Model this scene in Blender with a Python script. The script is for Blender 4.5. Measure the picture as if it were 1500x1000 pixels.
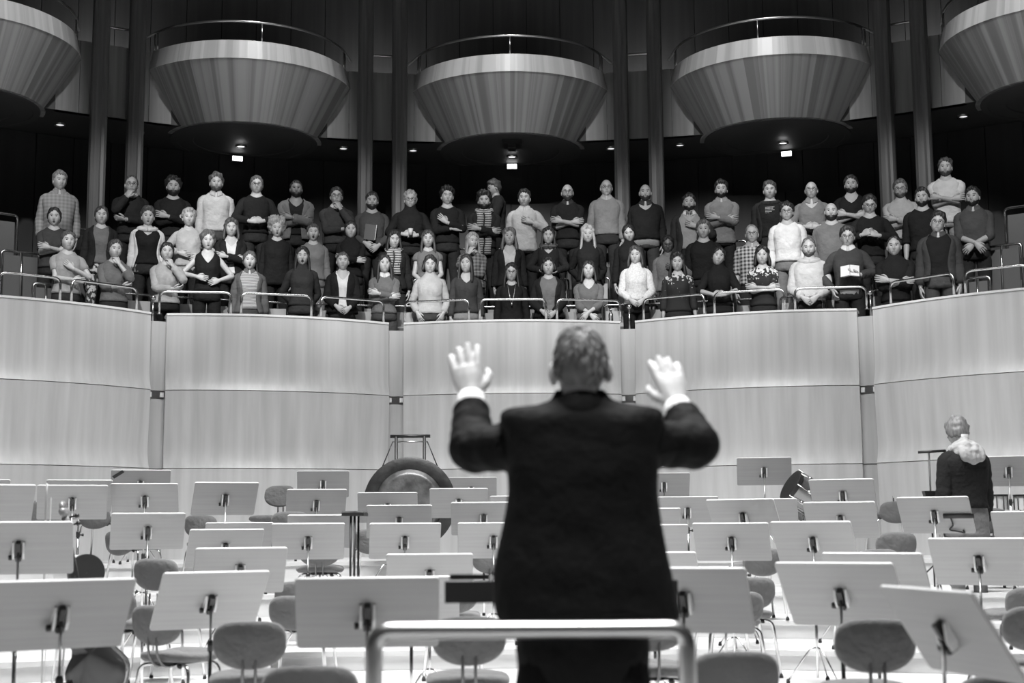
import bpy, math, random
import numpy as np
from mathutils import Vector, Matrix, noise

random.seed(7)
PI = math.pi
col = bpy.context.scene.collection
scn = bpy.context.scene
for o in list(bpy.data.objects):
    bpy.data.objects.remove(o)

# ------------------------------------------------------------------ camera
FPX, CAMZ = 2083.33, 1.44
PITCH, ROLL = math.atan(0.132), -0.007
cam = bpy.data.cameras.new('camera')
cam.lens, cam.sensor_width = 50.0, 36.0
cam.dof.use_dof = True
cam.dof.focus_distance = 19.6
cam.dof.aperture_fstop = 2.6
cam.clip_end = 200
camo = bpy.data.objects.new('camera', cam)
col.objects.link(camo)
CM = Matrix.Translation((0, 0, CAMZ)) @ Matrix.Rotation(PI / 2 + PITCH, 4, 'X') @ Matrix.Rotation(ROLL, 4, 'Z')
camo.matrix_world = CM
scn.camera = camo
CR = CM.to_3x3()


def ray(px, py):
    return CR @ Vector(((px - 750) / FPX, (500 - py) / FPX, -1))


def P(px, py, d):
    r = ray(px, py)
    return Vector((0, 0, CAMZ)) + r * (d / r.y)


# ------------------------------------------------------------------ world, lamps, exposure
w = bpy.data.worlds.new('hall_world')
scn.world = w
w.use_nodes = True
w.node_tree.nodes['Background'].inputs[0].default_value = (1, 1, 1, 1)
w.node_tree.nodes['Background'].inputs[1].default_value = 0.022
vs = scn.view_settings
vs.view_transform = 'Standard'
vs.look = 'None'
vs.gamma = 1
vs.use_curve_mapping = False
vs.exposure = 0.0


def area(name, loc, target, sx, sy, power, spread=180):
    l = bpy.data.lights.new(name, 'AREA')
    l.shape = 'RECTANGLE'
    l.size, l.size_y, l.energy = sx, sy, power
    l.spread = math.radians(spread)
    o = bpy.data.objects.new(name, l)
    col.objects.link(o)
    o.location = loc
    o.rotation_euler = (Vector(target) - Vector(loc)).to_track_quat('-Z', 'Y').to_euler()
    return o


# stage lamps in the hall ceiling, above and outside the frame
def spot(name, loc, target, deg, power, blend=.5, r=.15):
    l = bpy.data.lights.new(name, 'SPOT')
    l.energy, l.spot_size, l.spot_blend, l.shadow_soft_size = power, math.radians(deg), blend, r
    o = bpy.data.objects.new(name, l)
    col.objects.link(o)
    o.location = loc
    o.rotation_euler = (Vector(target) - Vector(loc)).to_track_quat('-Z', 'Y').to_euler()
    return o


area('stage_ceiling_lamps', (0, 9.5, 13.5), (0, 10.5, 0), 8, 5, 1750, 95)
for k in (-2, -1, 0, 1, 2):
    a_ = math.radians(15 * k)
    spot('choir_spot', (1.6 * k - 1.0, 5.0, 13), (10.4 * math.sin(a_), 9.6 + 10.4 * math.cos(a_), 5.3), 17, 6800, .6)
for k in (-2, -1, 0, 1, 2):
    a_ = math.radians(19.2 * k)
    spot('balcony_spot', (4.0 * math.sin(a_), 9.6 + 4.0 * math.cos(a_), 15.5), (11.2 * math.sin(a_), 9.6 + 11.2 * math.cos(a_), 8.0), 18, 3600, .8)

spot('podium_spot', (.6, 1.2, 12.5), (.2, 4.6, 1.6), 14, 4300, .6)

# ------------------------------------------------------------------ mesh helpers


class MB:
    def __init__(s):
        s.v, s.f, s.m, s.n = [], [], [], 0

    def add(s, verts, faces, mat=0):
        k = s.n
        vv = [tuple(map(float, p)) for p in verts]
        s.v += vv
        s.n += len(vv)
        s.f += [tuple(i + k for i in f) for f in faces]
        if isinstance(mat, (list, np.ndarray)):
            s.m += list(mat)
        else:
            s.m += [mat] * len(faces)
        return s

    def xform(s, M, start=0):
        s.v[start:] = [tuple(M @ Vector(p)) for p in s.v[start:]]
        return s

    def box(s, c, d, mat=0, M=None):
        x, y, z = [q / 2 for q in d]
        vs_ = [Vector((i * x, j * y, k * z)) for i in (-1, 1) for j in (-1, 1) for k in (-1, 1)]
        if M is not None:
            vs_ = [M @ p for p in vs_]
        vs_ = [p + Vector(c) for p in vs_]
        return s.add(vs_, [(0, 1, 3, 2), (4, 6, 7, 5), (0, 4, 5, 1), (2, 3, 7, 6), (0, 2, 6, 4), (1, 5, 7, 3)], mat)

    def loft(s, rings, cap=True, mat=0, closed=True):
        n = len(rings[0])
        vv = [p for r in rings for p in r]
        ff = []
        for i in range(len(rings) - 1):
            for j in range(n if closed else n - 1):
                a, b = i * n + j, i * n + (j + 1) % n
                ff.append((a, b, b + n, a + n))
        if cap:
            ff.append(tuple(range(n - 1, -1, -1)))
            ff.append(tuple(range((len(rings) - 1) * n, len(rings) * n)))
        return s.add(vv, ff, mat)

    def tube(s, path, r, n=8, mat=0, cap=True, flat=None):
        path = [Vector(p) for p in path]
        rs = r if hasattr(r, '__len__') else [r] * len(path)
        t0 = (path[1] - path[0]).normalized()
        up = Vector((0, 0, 1)) if abs(t0.z) < .9 else Vector((0, 1, 0))
        u = t0.cross(up).normalized()
        rings = []
        for i, p in enumerate(path):
            t = (path[min(i + 1, len(path) - 1)] - path[max(i - 1, 0)]).normalized()
            u = (u - t * u.dot(t))
            u = u.normalized() if u.length > 1e-6 else t.orthogonal().normalized()
            vv = t.cross(u)
            rings.append([p + (u * math.cos(2 * PI * k / n) + vv * math.sin(2 * PI * k / n)) * rs[i] for k in range(n)])
        return s.loft(rings, cap, mat)

    def ball(s, c, r, nu=10, nv=7, mat=0):
        r = r if hasattr(r, '__len__') else (r, r, r)
        rings = []
        for i in range(nv + 1):
            th = PI * (i + .02) / (nv + .04)
            rings.append([(c[0] + r[0] * math.sin(th) * math.cos(2 * PI * k / nu),
                           c[1] + r[1] * math.sin(th) * math.sin(2 * PI * k / nu), c[2] - r[2] * math.cos(th)) for k in range(nu)])
        return s.loft(rings, True, mat)

    def lathe(s, prof, c=(0, 0, 0), n=24, mat=0, cap=True):
        return s.loft([[(c[0] + r * math.cos(2 * PI * k / n), c[1] + r * math.sin(2 * PI * k / n), c[2] + z) for k in range(n)]
                       for r, z in prof], cap, mat)

    def mesh(s, name):
        me = bpy.data.meshes.new(name)
        me.from_pydata(s.v, [], s.f)
        return me

    def build(s, name, mats, parent=None, smooth=True):
        me = s.mesh(name)
        mats = mats if isinstance(mats, (list, tuple)) else [mats]
        for m in mats:
            me.materials.append(m)
        me.polygons.foreach_set('material_index', s.m)
        me.polygons.foreach_set('use_smooth', [smooth] * len(s.f))
        me.update()
        if smooth == 2:
            pass
        return link(name, me, parent)


def link(name, data, parent=None):
    o = bpy.data.objects.new(name, data)
    col.objects.link(o)
    if parent is not None:
        o.parent = parent
    return o


def autosmooth(o, deg=40):
    o.data.set_sharp_from_angle(angle=math.radians(deg))
    return o


def tag(o, label, cat, group=None):
    o['label'], o['category'] = label, cat
    if group:
        o['group'] = group
    return o


def thing(name, label, cat, loc=(0, 0, 0), rz=0, group=None):
    o = link(name, None)
    o.location = loc
    o.rotation_euler = (0, 0, rz)
    return tag(o, label, cat, group)


def struct(o):
    o['kind'] = 'structure'
    return o


def copy_tree(o, parent=None):
    c = o.copy()
    col.objects.link(c)
    c.parent = parent
    for ch in o.children:
        copy_tree(ch, c)
    return c


def fillet(pts, r, k=5):
    pts = [Vector(p) for p in pts]
    out = [pts[0]]
    for i in range(1, len(pts) - 1):
        a, b, c = pts[i - 1], pts[i], pts[i + 1]
        d1, d2 = (a - b).normalized(), (c - b).normalized()
        rr = min(r, (a - b).length * .49, (c - b).length * .49)
        p, q = b + d1 * rr, b + d2 * rr
        for j in range(k + 1):
            t = j / k
            out.append(p * (1 - t) ** 2 + b * 2 * t * (1 - t) + q * t * t)
    out.append(pts[-1])
    return out


def catmull(pts, k=5):
    pts = [Vector(p) for p in pts]
    q = [pts[0] * 2 - pts[1]] + pts + [pts[-1] * 2 - pts[-2]]
    out = []
    for i in range(1, len(q) - 2):
        p0, p1, p2, p3 = q[i - 1:i + 3]
        for j in range(k):
            t = j / k
            out.append(.5 * ((2 * p1) + (p2 - p0) * t + (2 * p0 - 5 * p1 + 4 * p2 - p3) * t * t + (3 * p1 - p0 - 3 * p2 + p3) * t ** 3))
    out.append(pts[-1])
    return out


# ------------------------------------------------------------------ materials (all neutral greys, as in the photograph)
MC = {}


def mat(g, rough=.6, metal=0, kind='plain', spec=.5, emit=0, sc=1.0, amp=.18, g2=None, alpha=1):
    key = (round(g, 3), rough, metal, kind, spec, emit, sc, amp, g2, alpha)
    if key in MC:
        return MC[key]
    m = bpy.data.materials.new(f'{kind}_{g:.2f}')
    m.use_nodes = True
    nt = m.node_tree
    b = nt.nodes['Principled BSDF']
    L = nt.links.new
    N = nt.nodes.new

    def setc(g_):
        b.inputs['Base Color'].default_value = (g_, g_, g_, 1)
    setc(g)
    b.inputs['Roughness'].default_value = rough
    b.inputs['Metallic'].default_value = metal
    b.inputs['Specular IOR Level'].default_value = spec
    if emit:
        b.inputs['Emission Color'].default_value = (1, 1, 1, 1)
        b.inputs['Emission Strength'].default_value = emit
    if kind == 'glass':
        b.inputs['Transmission Weight'].default_value = 1
    if kind in ('plain', 'metal', 'glass', 'lamp'):
        MC[key] = m
        return m
    tc = N('ShaderNodeTexCoord')
    mp = N('ShaderNodeMapping')
    L(tc.outputs['Object'], mp.inputs[0])

    def ramp(fac, stops, interp='LINEAR'):
        r = N('ShaderNodeValToRGB')
        r.color_ramp.interpolation = interp
        els = r.color_ramp.elements
        while len(els) < len(stops):
            els.new(.5)
        for e, (p, v) in zip(els, stops):
            e.position, e.color = p, (v, v, v, 1)
        L(fac, r.inputs[0])
        return r.outputs[0]

    def nz(scale, vec, detail=4):
        n = N('ShaderNodeTexNoise')
        n.inputs['Scale'].default_value = scale
        n.inputs['Detail'].default_value = detail
        L(vec, n.inputs['Vector'])
        return n.outputs['Fac']

    def bump(h, st, dist=.01):
        bn = N('ShaderNodeBump')
        bn.inputs['Strength'].default_value = st
        bn.inputs['Distance'].default_value = dist
        L(h, bn.inputs['Height'])
        L(bn.outputs[0], b.inputs['Normal'])

    lo, hi = g * (1 - amp), g * (1 + amp)
    if kind in ('wood_v', 'wood_h', 'veneer'):       # grain running up (v) or along x (h)
        mp.inputs['Scale'].default_value = (9 * sc, 9 * sc, .35 * sc) if kind == 'wood_v' else (24, 24, .35) if kind == 'veneer' else (1.2 * sc, 40 * sc, 40 * sc)
        a = nz(1.0, mp.outputs[0], 6)
        if kind == 'veneer':               # strips running down a round bowl: noise over the angle about its axis
            gr_ = N('ShaderNodeTexGradient')
            gr_.gradient_type = 'RADIAL'
            L(tc.outputs['Object'], gr_.inputs[0])
            n1 = N('ShaderNodeTexNoise')
            n1.noise_dimensions = '1D'
            n1.inputs['Scale'].default_value = 70
            n1.inputs['Detail'].default_value = 5
            L(gr_.outputs['Fac'], n1.inputs['W'])
            a = n1.outputs['Fac']
        oi = N('ShaderNodeObjectInfo')
        mx = N('ShaderNodeMath')
        mx.operation = 'MULTIPLY_ADD'
        L(oi.outputs['Random'], mx.inputs[0])
        mx.inputs[1].default_value = .34 if kind == 'veneer' else .16
        L(a, mx.inputs[2])
        sb = N('ShaderNodeMath')
        sb.operation = 'SUBTRACT'
        L(mx.outputs[0], sb.inputs[0])
        sb.inputs[1].default_value = .17 if kind == 'veneer' else .08
        L(ramp(sb.outputs[0], [(.36, lo), (.64, hi)] if kind == 'veneer' else [(.25, lo), (.75, hi)]), b.inputs['Base Color'])
    elif kind == 'cloth':
        a = nz(5, tc.outputs['Object'], 3)
        L(ramp(a, [(.3, lo), (.7, hi)]), b.inputs['Base Color'])
        n2 = nz(14, tc.outputs['Object'], 2)
        bump(n2, .9, .02)
        b.inputs['Specular IOR Level'].default_value = .15
        b.inputs['Sheen Weight'].default_value = 0 if g < .1 else .12
    elif kind in ('stripe_h', 'stripe_v'):
        wv = N('ShaderNodeTexWave')
        wv.bands_direction = 'Z' if kind == 'stripe_h' else 'X'
        wv.inputs['Scale'].default_value = 18 * sc
        wv.inputs['Distortion'].default_value = .6
        L(tc.outputs['Object'], wv.inputs[0])
        L(ramp(wv.outputs['Fac'], [(.45, g), (.55, g2)]), b.inputs['Base Color'])
    elif kind == 'check':
        out = []
        for ax in ('X', 'Z'):
            wv = N('ShaderNodeTexWave')
            wv.bands_direction = ax
            wv.inputs['Scale'].default_value = 6 * sc
            wv.inputs['Distortion'].default_value = .3
            L(tc.outputs['Object'], wv.inputs[0])
            out.append(ramp(wv.outputs['Fac'], [(.4, g), (.6, g2)]))
        mx = N('ShaderNodeMix')
        mx.data_type = 'RGBA'
        mx.inputs[0].default_value = .5
        L(out[0], mx.inputs[6])
        L(out[1], mx.inputs[7])
        L(mx.outputs[2], b.inputs['Base Color'])
    elif kind == 'knit':
        vo = N('ShaderNodeTexVoronoi')
        vo.inputs['Scale'].default_value = 42
        L(tc.outputs['Object'], vo.inputs['Vector'])
        L(ramp(vo.outputs['Distance'], [(.0, hi), (.8, lo)]), b.inputs['Base Color'])
        bump(vo.outputs['Distance'], .5, .008)
    elif kind == 'floral':                 # pale sprays on a dark ground, over the chest only
        n1 = nz(26 * sc, tc.outputs['Object'], 2)
        sx = N('ShaderNodeSeparateXYZ')
        L(tc.outputs['Object'], sx.inputs[0])
        mpd = N('ShaderNodeMapRange')
        L(sx.outputs['Z'], mpd.inputs[0])
        mpd.inputs[1].default_value, mpd.inputs[2].default_value = 1.15, 1.34
        mpd.inputs[3].default_value, mpd.inputs[4].default_value = -.1, .16
        ad = N('ShaderNodeMath')
        L(n1, ad.inputs[0])
        L(mpd.outputs[0], ad.inputs[1])
        L(ramp(ad.outputs[0], [(.62, g), (.66, g2)]), b.inputs['Base Color'])
    elif kind == 'pattern':
        n1 = nz(22 * sc, tc.outputs['Object'], 1)
        L(ramp(n1, [(.5, g), (.54, g2)]), b.inputs['Base Color'])
    elif kind == 'hair':
        mp.inputs['Scale'].default_value = (55, 55, 12)
        a = nz(1.0, mp.outputs[0], 3)
        L(ramp(a, [(.3, g * .6), (.7, g * 1.4)]), b.inputs['Base Color'])
        bump(a, .5, .006)
    elif kind == 'skin':
        a = nz(30, tc.outputs['Object'], 2)
        L(ramp(a, [(.3, g * .93), (.7, g * 1.07)]), b.inputs['Base Color'])
        b.inputs['Subsurface Weight'].default_value = 0
    elif kind == 'patina':
        a = nz(7, tc.outputs['Object'], 6)
        L(ramp(a, [(.35, lo), (.7, hi)]), b.inputs['Base Color'])
        bump(nz(22, tc.outputs['Object'], 2), .4, .01)
    MC[key] = m
    return m


M_WALL = mat(.50, .34, kind='wood_v', sc=.9, amp=.16, spec=.45)
M_WALLR = mat(.42, .45, kind='wood_v', sc=.9, amp=.16)
M_BOWL = mat(.27, .42, kind='veneer', amp=.28)
M_BACK = mat(.03, .5, kind='wood_v', sc=1.1, amp=.2)
M_GALL = mat(.24, .5, kind='wood_v', sc=1.4, amp=.25)
M_COL = mat(.10, .5, kind='wood_v', sc=2.2, amp=.35)
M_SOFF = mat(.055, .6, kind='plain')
M_FLOOR = mat(.62, .4, kind='wood_h', sc=.5, amp=.08)
M_CHROME = mat(.62, .22, 1)
M_STEEL = mat(.45, .3, 1)
M_BLACK = mat(.016, .45)
M_RUB = mat(.012, .7)
M_WHITE = mat(.75, .5)
M_DESK = mat(.34, .42, kind='wood_h', sc=1, amp=.07)
M_DESKE = mat(.66, .4)
M_CHAIR = mat(.145, .9, kind='cloth', amp=.1)

# ------------------------------------------------------------------ the hall: arcs about (0, CY)
CY, STEP = 9.6, math.radians(19.2)
RW = 9.2                       # choir balcony front
Z_TOP, Z_MID, Z_LOW = P(750, 473, 18.6).z, P(750, 578, 18.6).z, P(750, 687, 18.6).z


def arc(a, r, z=0.0):
    return Vector((math.sin(a) * r, CY + math.cos(a) * r, z))


STEPS = [(6.8, .2), (10.5, .3), (12.0, .46), (13.2, .62), (14.2, .83), (16.0, 1.1)]   # riser edges: distance and height


def floor_z(x, y):
    rho = math.hypot(x, y - 3) + 3
    z = 0
    for d, h in STEPS:
        if rho >= d:
            z = h
    return z


# floor and orchestra risers
m = MB()
m.box((0, 8.5, -.05), (22, 24, .1))
struct(m.build('floor', M_FLOOR, smooth=False))
NA = 14
for i, (d, h) in enumerate(STEPS):
    r0 = d - 3
    r1 = (STEPS[i + 1][0] - 3 + .35) if i + 1 < len(STEPS) else 16.0
    m = MB()
    A0 = math.radians(66)
    k = [-A0 + 2 * A0 * j / NA for j in range(NA + 1)]
    zb = STEPS[i - 1][1] if i else 0.0
    prof = [(r0, zb + .002), (r0, h - .045), (r0 - .02, h - .04), (r0 - .02, h), (r1, h), (r1, zb + .002)]
    m.loft([[(math.sin(a) * r, 3 + math.cos(a) * r, z) for r, z in prof] for a in k])
    struct(m.build('floor_riser', M_FLOOR, smooth=False))

# scalloped front of the choir balcony: five visible bays, three tiers of panels, recessed strips between
wall = MB()
ks = [-62 + 124 * j / 40 for j in range(41)]
wall.loft([[arc(math.radians(a), RW + q, z) for q, z in ((.16, .9), (.16, Z_TOP - .06), (.42, Z_TOP - .06), (.42, .9))] for a in ks])
wall_o = struct(wall.build('wall_choir_front', M_WALLR, smooth=False))
HN = math.radians(.62)
NSEG = 18


def bay_pt(i, u, off, z):
    a0, a1 = (i - .5) * STEP + HN, (i + .5) * STEP - HN
    A, B = arc(a0, RW), arc(a1, RW)
    p = A.lerp(B, u)
    n = Vector((-math.sin(i * STEP), -math.cos(i * STEP), 0))
    p = p + n * (.25 * (1 - (2 * u - 1) ** 2) + off)
    p.z = z
    return p


TIERS = [(Z_TOP, Z_MID), (Z_MID, Z_LOW), (Z_LOW, 1.08)]
for i in range(-3, 4):
    for t, (z1, z0) in enumerate(TIERS):
        m = MB()
        rings = []
        for j in range(NSEG + 1):
            u = j / NSEG
            ring = [bay_pt(i, u, -.14, z1 - .002), bay_pt(i, u, .048 * (t > 0), z1 - .002)]
            for q in range(1, 15):
                v = q / 14
                ring.append(bay_pt(i, u, .048 * max(0, 1 - v / .75) * (t > 0) + .055 * max(0, (v - .72) / .28) ** 2 * (t < 2), z1 + (z0 - z1) * v + .004 * (q == 14)))
            ring.append(bay_pt(i, u, -.14, z0 + .004))
            rings.append(ring[::-1])
        m.loft(rings)
        autosmooth(m.build('panel', M_WALL, wall_o), 30)
    m = MB()
    m.loft([[bay_pt(i, j / NSEG, o, z) for o, z in ((-.3, Z_TOP), (.012, Z_TOP), (.012, Z_TOP + .026), (-.3, Z_TOP + .026))] for j in range(NSEG + 1)])
    autosmooth(m.build('coping', mat(.72, .35), wall_o), 30)
for i in range(-3, 3):
    a = (i + .5) * STEP
    for t, (z1, z0) in enumerate(TIERS):
        m = MB()
        T = Matrix.Rotation(-a, 4, 'Z')
        c = arc(a, RW + .10 + .012 * t)
        top = z1 - (.07 if t == 0 else .10 if t == 1 else 0)
        m.box((c.x, c.y, (top + z0) / 2), (.24, .08, top - z0 - .006), 0, T.to_3x3())
        m.build('recess_strip', M_WALLR, wall_o, False)
        if t == 1:
            for sx in (-1, 1):
                m = MB()
                p = c + T @ Vector((sx * .075, -.05, 0))
                m.box((p.x, p.y, z1 - .05), (.045, .03, .06), 0, T.to_3x3())
                m.build('bracket', mat(.7, .4), wall_o, False)

# choir tiers (stepped floor behind the balcony front)
RR = {1: 9.82, 2: 10.57, 3: 11.32}
ZR = {1: 3.50, 2: 4.02, 3: 4.62}
for k, (r0, r1, z) in {1: (9.4, 10.22, ZR[1]), 2: (10.2, 10.97, ZR[2]), 3: (10.95, 13.4, ZR[3])}.items():
    m = MB()
    m.loft([[arc(math.radians(a), r, zz) for r, zz in ((r0, 2.9), (r0, z), (r1, z), (r1, 2.9))] for a in ks])
    struct(m.build('floor_choir_tier', mat(.30, .5, kind='wood_h', sc=.5, amp=.1), smooth=False))

# back wall below the gallery, with doors
RB, RG = 13.4, 12.0
Z_G0, Z_G1 = P(590, 205, CY + RG * math.cos(.167)).z, P(590, 106.5, CY + RG * math.cos(.167)).z
m = MB()
m.loft([[arc(math.radians(a), r, z) for r, z in ((RB, 3.2), (RB, 13.5), (RB + .3, 13.5), (RB + .3, 3.2))] for a in ks])
back_o = struct(m.build('wall_back', M_BACK, smooth=False))
pn = 0
for j in range(-24, 25):
    a = math.radians(j * 2.4)
    m = MB()
    T = Matrix.Rotation(-a, 4, 'Z').to_3x3()
    c = arc(a, RB - .02)
    m.box((c.x, c.y, (ZR[3] + Z_G0) / 2), (RB * math.radians(2.4) - .014, .05, Z_G0 - ZR[3] - .02), 0, T)
    m.build('panel', M_BACK, back_o, False)
for j in range(-24, 25):                      # panelling above the gallery floor, its lit look put into a lighter grey
    a = math.radians(j * 2.4)
    T = Matrix.Rotation(-a, 4, 'Z').to_3x3()
    c = arc(a, RB - .02)
    MB().box((c.x, c.y, (13.4 + Z_G0 + .26) / 2), (RB * math.radians(2.4) - .012, .05, 13.4 - Z_G0 - .26), 0, T).build('panel', mat(.10, .5, kind='wood_v', sc=1.1, amp=.2), back_o, False)
for n, i in enumerate((-1, 0, 1)):
    a = i * STEP
    d = link(f'door_{n + 1}', None)
    d.location = arc(a, RB - .06, ZR[3])
    d.rotation_euler = (0, 0, -a)
    struct(d)
    for sx in (-1, 1):
        m = MB()
        m.box((sx * .49, 0, 1.07), (.96, .05, 2.12))
        leaf = m.build('door_leaf', mat(.045, .45, kind='wood_v', amp=.2), d, False)
        m = MB()
        m.tube(fillet([(sx * .07, -.025, .95), (sx * .07, -.07, .95), (sx * .07, -.07, 1.25), (sx * .07, -.025, 1.25)], .02), .011)
        m.build('door_handle', M_STEEL, leaf)

# gallery slab, soffit and parapet between the round balconies
m = MB()
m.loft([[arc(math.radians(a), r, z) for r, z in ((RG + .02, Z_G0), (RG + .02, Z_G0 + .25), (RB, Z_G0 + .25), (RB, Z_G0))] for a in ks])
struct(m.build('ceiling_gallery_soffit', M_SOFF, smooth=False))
gall = MB()
gall.loft([[arc(math.radians(a), r, z) for r, z in ((RG + .03, Z_G0 + .02), (RG + .03, Z_G1 - .02), (RG + .14, Z_G1 - .02), (RG + .14, Z_G0 + .02))] for a in ks])
gall_o = struct(gall.build('wall_gallery_parapet', M_GALL, smooth=False))
for j in range(-32, 33):
    a0, a1 = math.radians((j - .5) * 1.6), math.radians((j + .5) * 1.6)
    am = abs((a0 + a1) / 2 / STEP) % 1
    if min(am, 1 - am) < .3:
        continue
    m = MB()
    m.loft([[arc(a, r, z) for r, z in ((RG, Z_G0), (RG, Z_G1), (RG + .12, Z_G1), (RG + .12, Z_G0))] for a in (a0 + .0003, a1 - .0003)])
    m.build('panel', M_GALL, gall_o, False)

# round balconies
RC, R1, R0, RT = 12.57, 1.655, 1.18, 1.60
Z_RIM = Z_G1
Z_BAND = Z_RIM - .285


def build_bowl():
    b = thing('round_balcony', 'round wood-clad balcony bowl with pale rim band and curved handrail', 'balcony', group='round balconies above the choir')
    amax = math.radians(82)
    n = 22
    for kind in ('cone_stave', 'rim_panel'):
        for j in range(n):
            a0, a1 = -amax + 2 * amax * j / n, -amax + 2 * amax * (j + 1) / n
            m = MB()
            pr = ((R0, Z_G0 - .012), (R1, Z_BAND), (R1 - .06, Z_BAND), (R0 - .06, Z_G0 - .012)) if kind == 'cone_stave' else \
                ((R1 + .006, Z_BAND - .004), (RT, Z_RIM), (RT - .07, Z_RIM), (R1 - .08, Z_BAND - .004))
            m.loft([[(math.sin(a) * r, -math.cos(a) * r, z) for r, z in pr] for a in (a0, (a0 + a1) / 2, a1)])
            o = m.build(kind, M_BOWL if kind == 'cone_stave' else mat(.44, .4, kind='veneer', amp=.16), b)
            autosmooth(o, 30)
    # stepped round underside
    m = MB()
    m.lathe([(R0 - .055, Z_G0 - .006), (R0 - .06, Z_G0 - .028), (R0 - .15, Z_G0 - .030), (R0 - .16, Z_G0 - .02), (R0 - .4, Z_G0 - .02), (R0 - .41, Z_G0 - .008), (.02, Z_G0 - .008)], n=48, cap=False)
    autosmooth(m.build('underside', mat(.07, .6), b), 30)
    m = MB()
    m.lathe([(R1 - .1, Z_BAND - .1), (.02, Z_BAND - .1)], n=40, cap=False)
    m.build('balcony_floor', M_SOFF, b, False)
    rail = MB()
    ap = [math.radians(-74 + 148 * j / 24) for j in range(25)]
    rr, zr = R1 - .08, Z_RIM + .29
    pts = [(math.sin(a) * rr, -math.cos(a) * rr, zr) for a in ap]
    e = .62
    pts = [(-1.62, -.26, zr)] + pts[2:-2] + [(1.62, -.26, zr)]
    rail.tube(fillet(pts, .05, 2), .019, 8)
    rail.build('handrail', M_STEEL, b)
    for a in (-66, -63, 0, 63, 66):
        a = math.radians(a)
        m = MB()
        m.tube([(math.sin(a) * (rr), -math.cos(a) * rr, Z_RIM - .02), (math.sin(a) * rr, -math.cos(a) * rr, zr)], .012)
        m.build('rail_post', M_STEEL, b)
    return b


bowl = build_bowl()
for i in range(-2, 3):
    o = bowl if i == -2 else copy_tree(bowl)
    o.location = arc(i * STEP, RC)
    o.rotation_euler = (0, 0, -i * STEP)
    if i == 0:
        o['label'] = 'round wood-clad balcony bowl with a black projector box under it'
        mid_bowl = o

# gallery handrails between balconies
for i in range(-2, 2):
    a = (i + .5) * STEP
    m = MB()
    m.tube([arc(a + q * .0125, RG + .05, Z_RIM + .29) for q in (-2, -1, 0, 1, 2)], .019)
    o = m.build('gallery_handrail', M_STEEL)
    tag(o, 'thin dark steel handrail above the gallery parapet behind a pair of columns', 'handrail', 'handrails between the round balconies')

# wall washers hidden on the gallery floor behind the parapet
for i in range(-2, 2):
    a = (i + .5) * STEP
    area('gallery_wall_washer', arc(a, 12.75, Z_G0 + .55), arc(a, RB, Z_G1 + .45), 1.3, .08, 9, 130)

# paired columns
cm = MB()
prof = []
for k in range(24):
    a = 2 * PI * k / 24
    r = .122 if k % 4 in (0, 1, 2) else .108
    c, s_ = math.cos(a), math.sin(a)
    q = (abs(c) ** 5 + abs(s_) ** 5) ** (-1 / 5)
    prof.append((r * q * c * .93, r * q * s_ * .93))
cm.loft([[(x, y, z) for x, y in prof] for z in (0, 9)])
shaft = None
for i in range(-2, 2):
    for sx in (-1, 1):
        a = (i + .5) * STEP
        c = arc(a, 11.79, ZR[3]) + Vector((math.cos(a), -math.sin(a), 0)) * sx * .262
        t = thing('column', 'tall dark fluted wooden column, one of a pair between two round balconies', 'column', c, -a, 'paired columns')
        if shaft is None:
            shaft = cm.build('shaft', M_COL, t, False)
            bs = MB().box((0, 0, .04), (.27, .27, .08)).build('column_base', M_BLACK, t, False)
        else:
            for q in (shaft, bs):
                c2 = q.copy()
                col.objects.link(c2)
                c2.parent = t

# downlights and exit signs under the gallery
for px, py in ((88, 181), (203, 193), (503, 216), (605, 219), (895, 216), (996, 211), (1297, 184), (1411, 169), (353, 213), (750, 228), (1147, 208)):
    r = ray(px, py)
    big = px in (353, 750, 1147)
    c = Vector((0, 0, CAMZ)) + r * ((Z_G0 - (.06 if big else 0) - CAMZ) / r.z)
    t = thing('downlight', 'bright round downlight above an exit sign' if big else 'small round recessed downlight in the dark gallery soffit', 'downlight', c, 0,
              'downlights above the exit signs' if big else 'recessed downlights in the soffit')
    m = MB()
    m.lathe([(.085, .0), (.085, -.03), (.066, -.03), (.066, 0)], n=20, cap=False)
    m.build('trim_ring', M_STEEL, t)
    m = MB()
    m.lathe([(.066, -.012), (.001, -.012)], n=20, cap=False)
    m.build('lens', mat(.8, .4, kind='lamp', emit=2.6 if big else 1.0), t)
for px, py in ((348, 232), (750, 243.5), (1152, 225)):
    u = (px - 750) / 400
    a = u * STEP
    r = ray(px, py)
    c = Vector((0, 0, CAMZ)) + r * ((CY + (RB - .16) * math.cos(a)) / r.y)
    t = thing('exit_sign', 'small glowing white exit sign box over a dark door', 'sign', (c.x, c.y, c.z), -a, 'exit signs over the doors')
    MB().box((0, .03, 0), (.17, .05, .09)).build('housing', M_STEEL, t, False)
    MB().box((0, 0, 0), (.155, .02, .072)).build('light_panel', mat(.9, .4, kind='lamp', emit=4), t, False)
    m = MB()
    m.tube([(0, .03, .04), (0, .03, Z_G0 - .07 - c.z)], .008)
    m.build('hanger', M_BLACK, t)
c = P(750, 211, 21.5)
t = thing('ceiling_projector', 'small black box hanging below the middle round balcony', 'projector', (c.x, c.y, c.z))
MB().box((0, 0, 0), (.30, .3, .07)).build('housing', M_BLACK, t, False)
MB().box((0, -.02, -.06), (.12, .2, .07)).build('lens_block', M_BLACK, t, False)
m = MB()
m.tube([(0, 0, .03), (0, 0, Z_G0 - .06 - c.z)], .02)
m.build('mount', M_BLACK, t)

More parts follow.
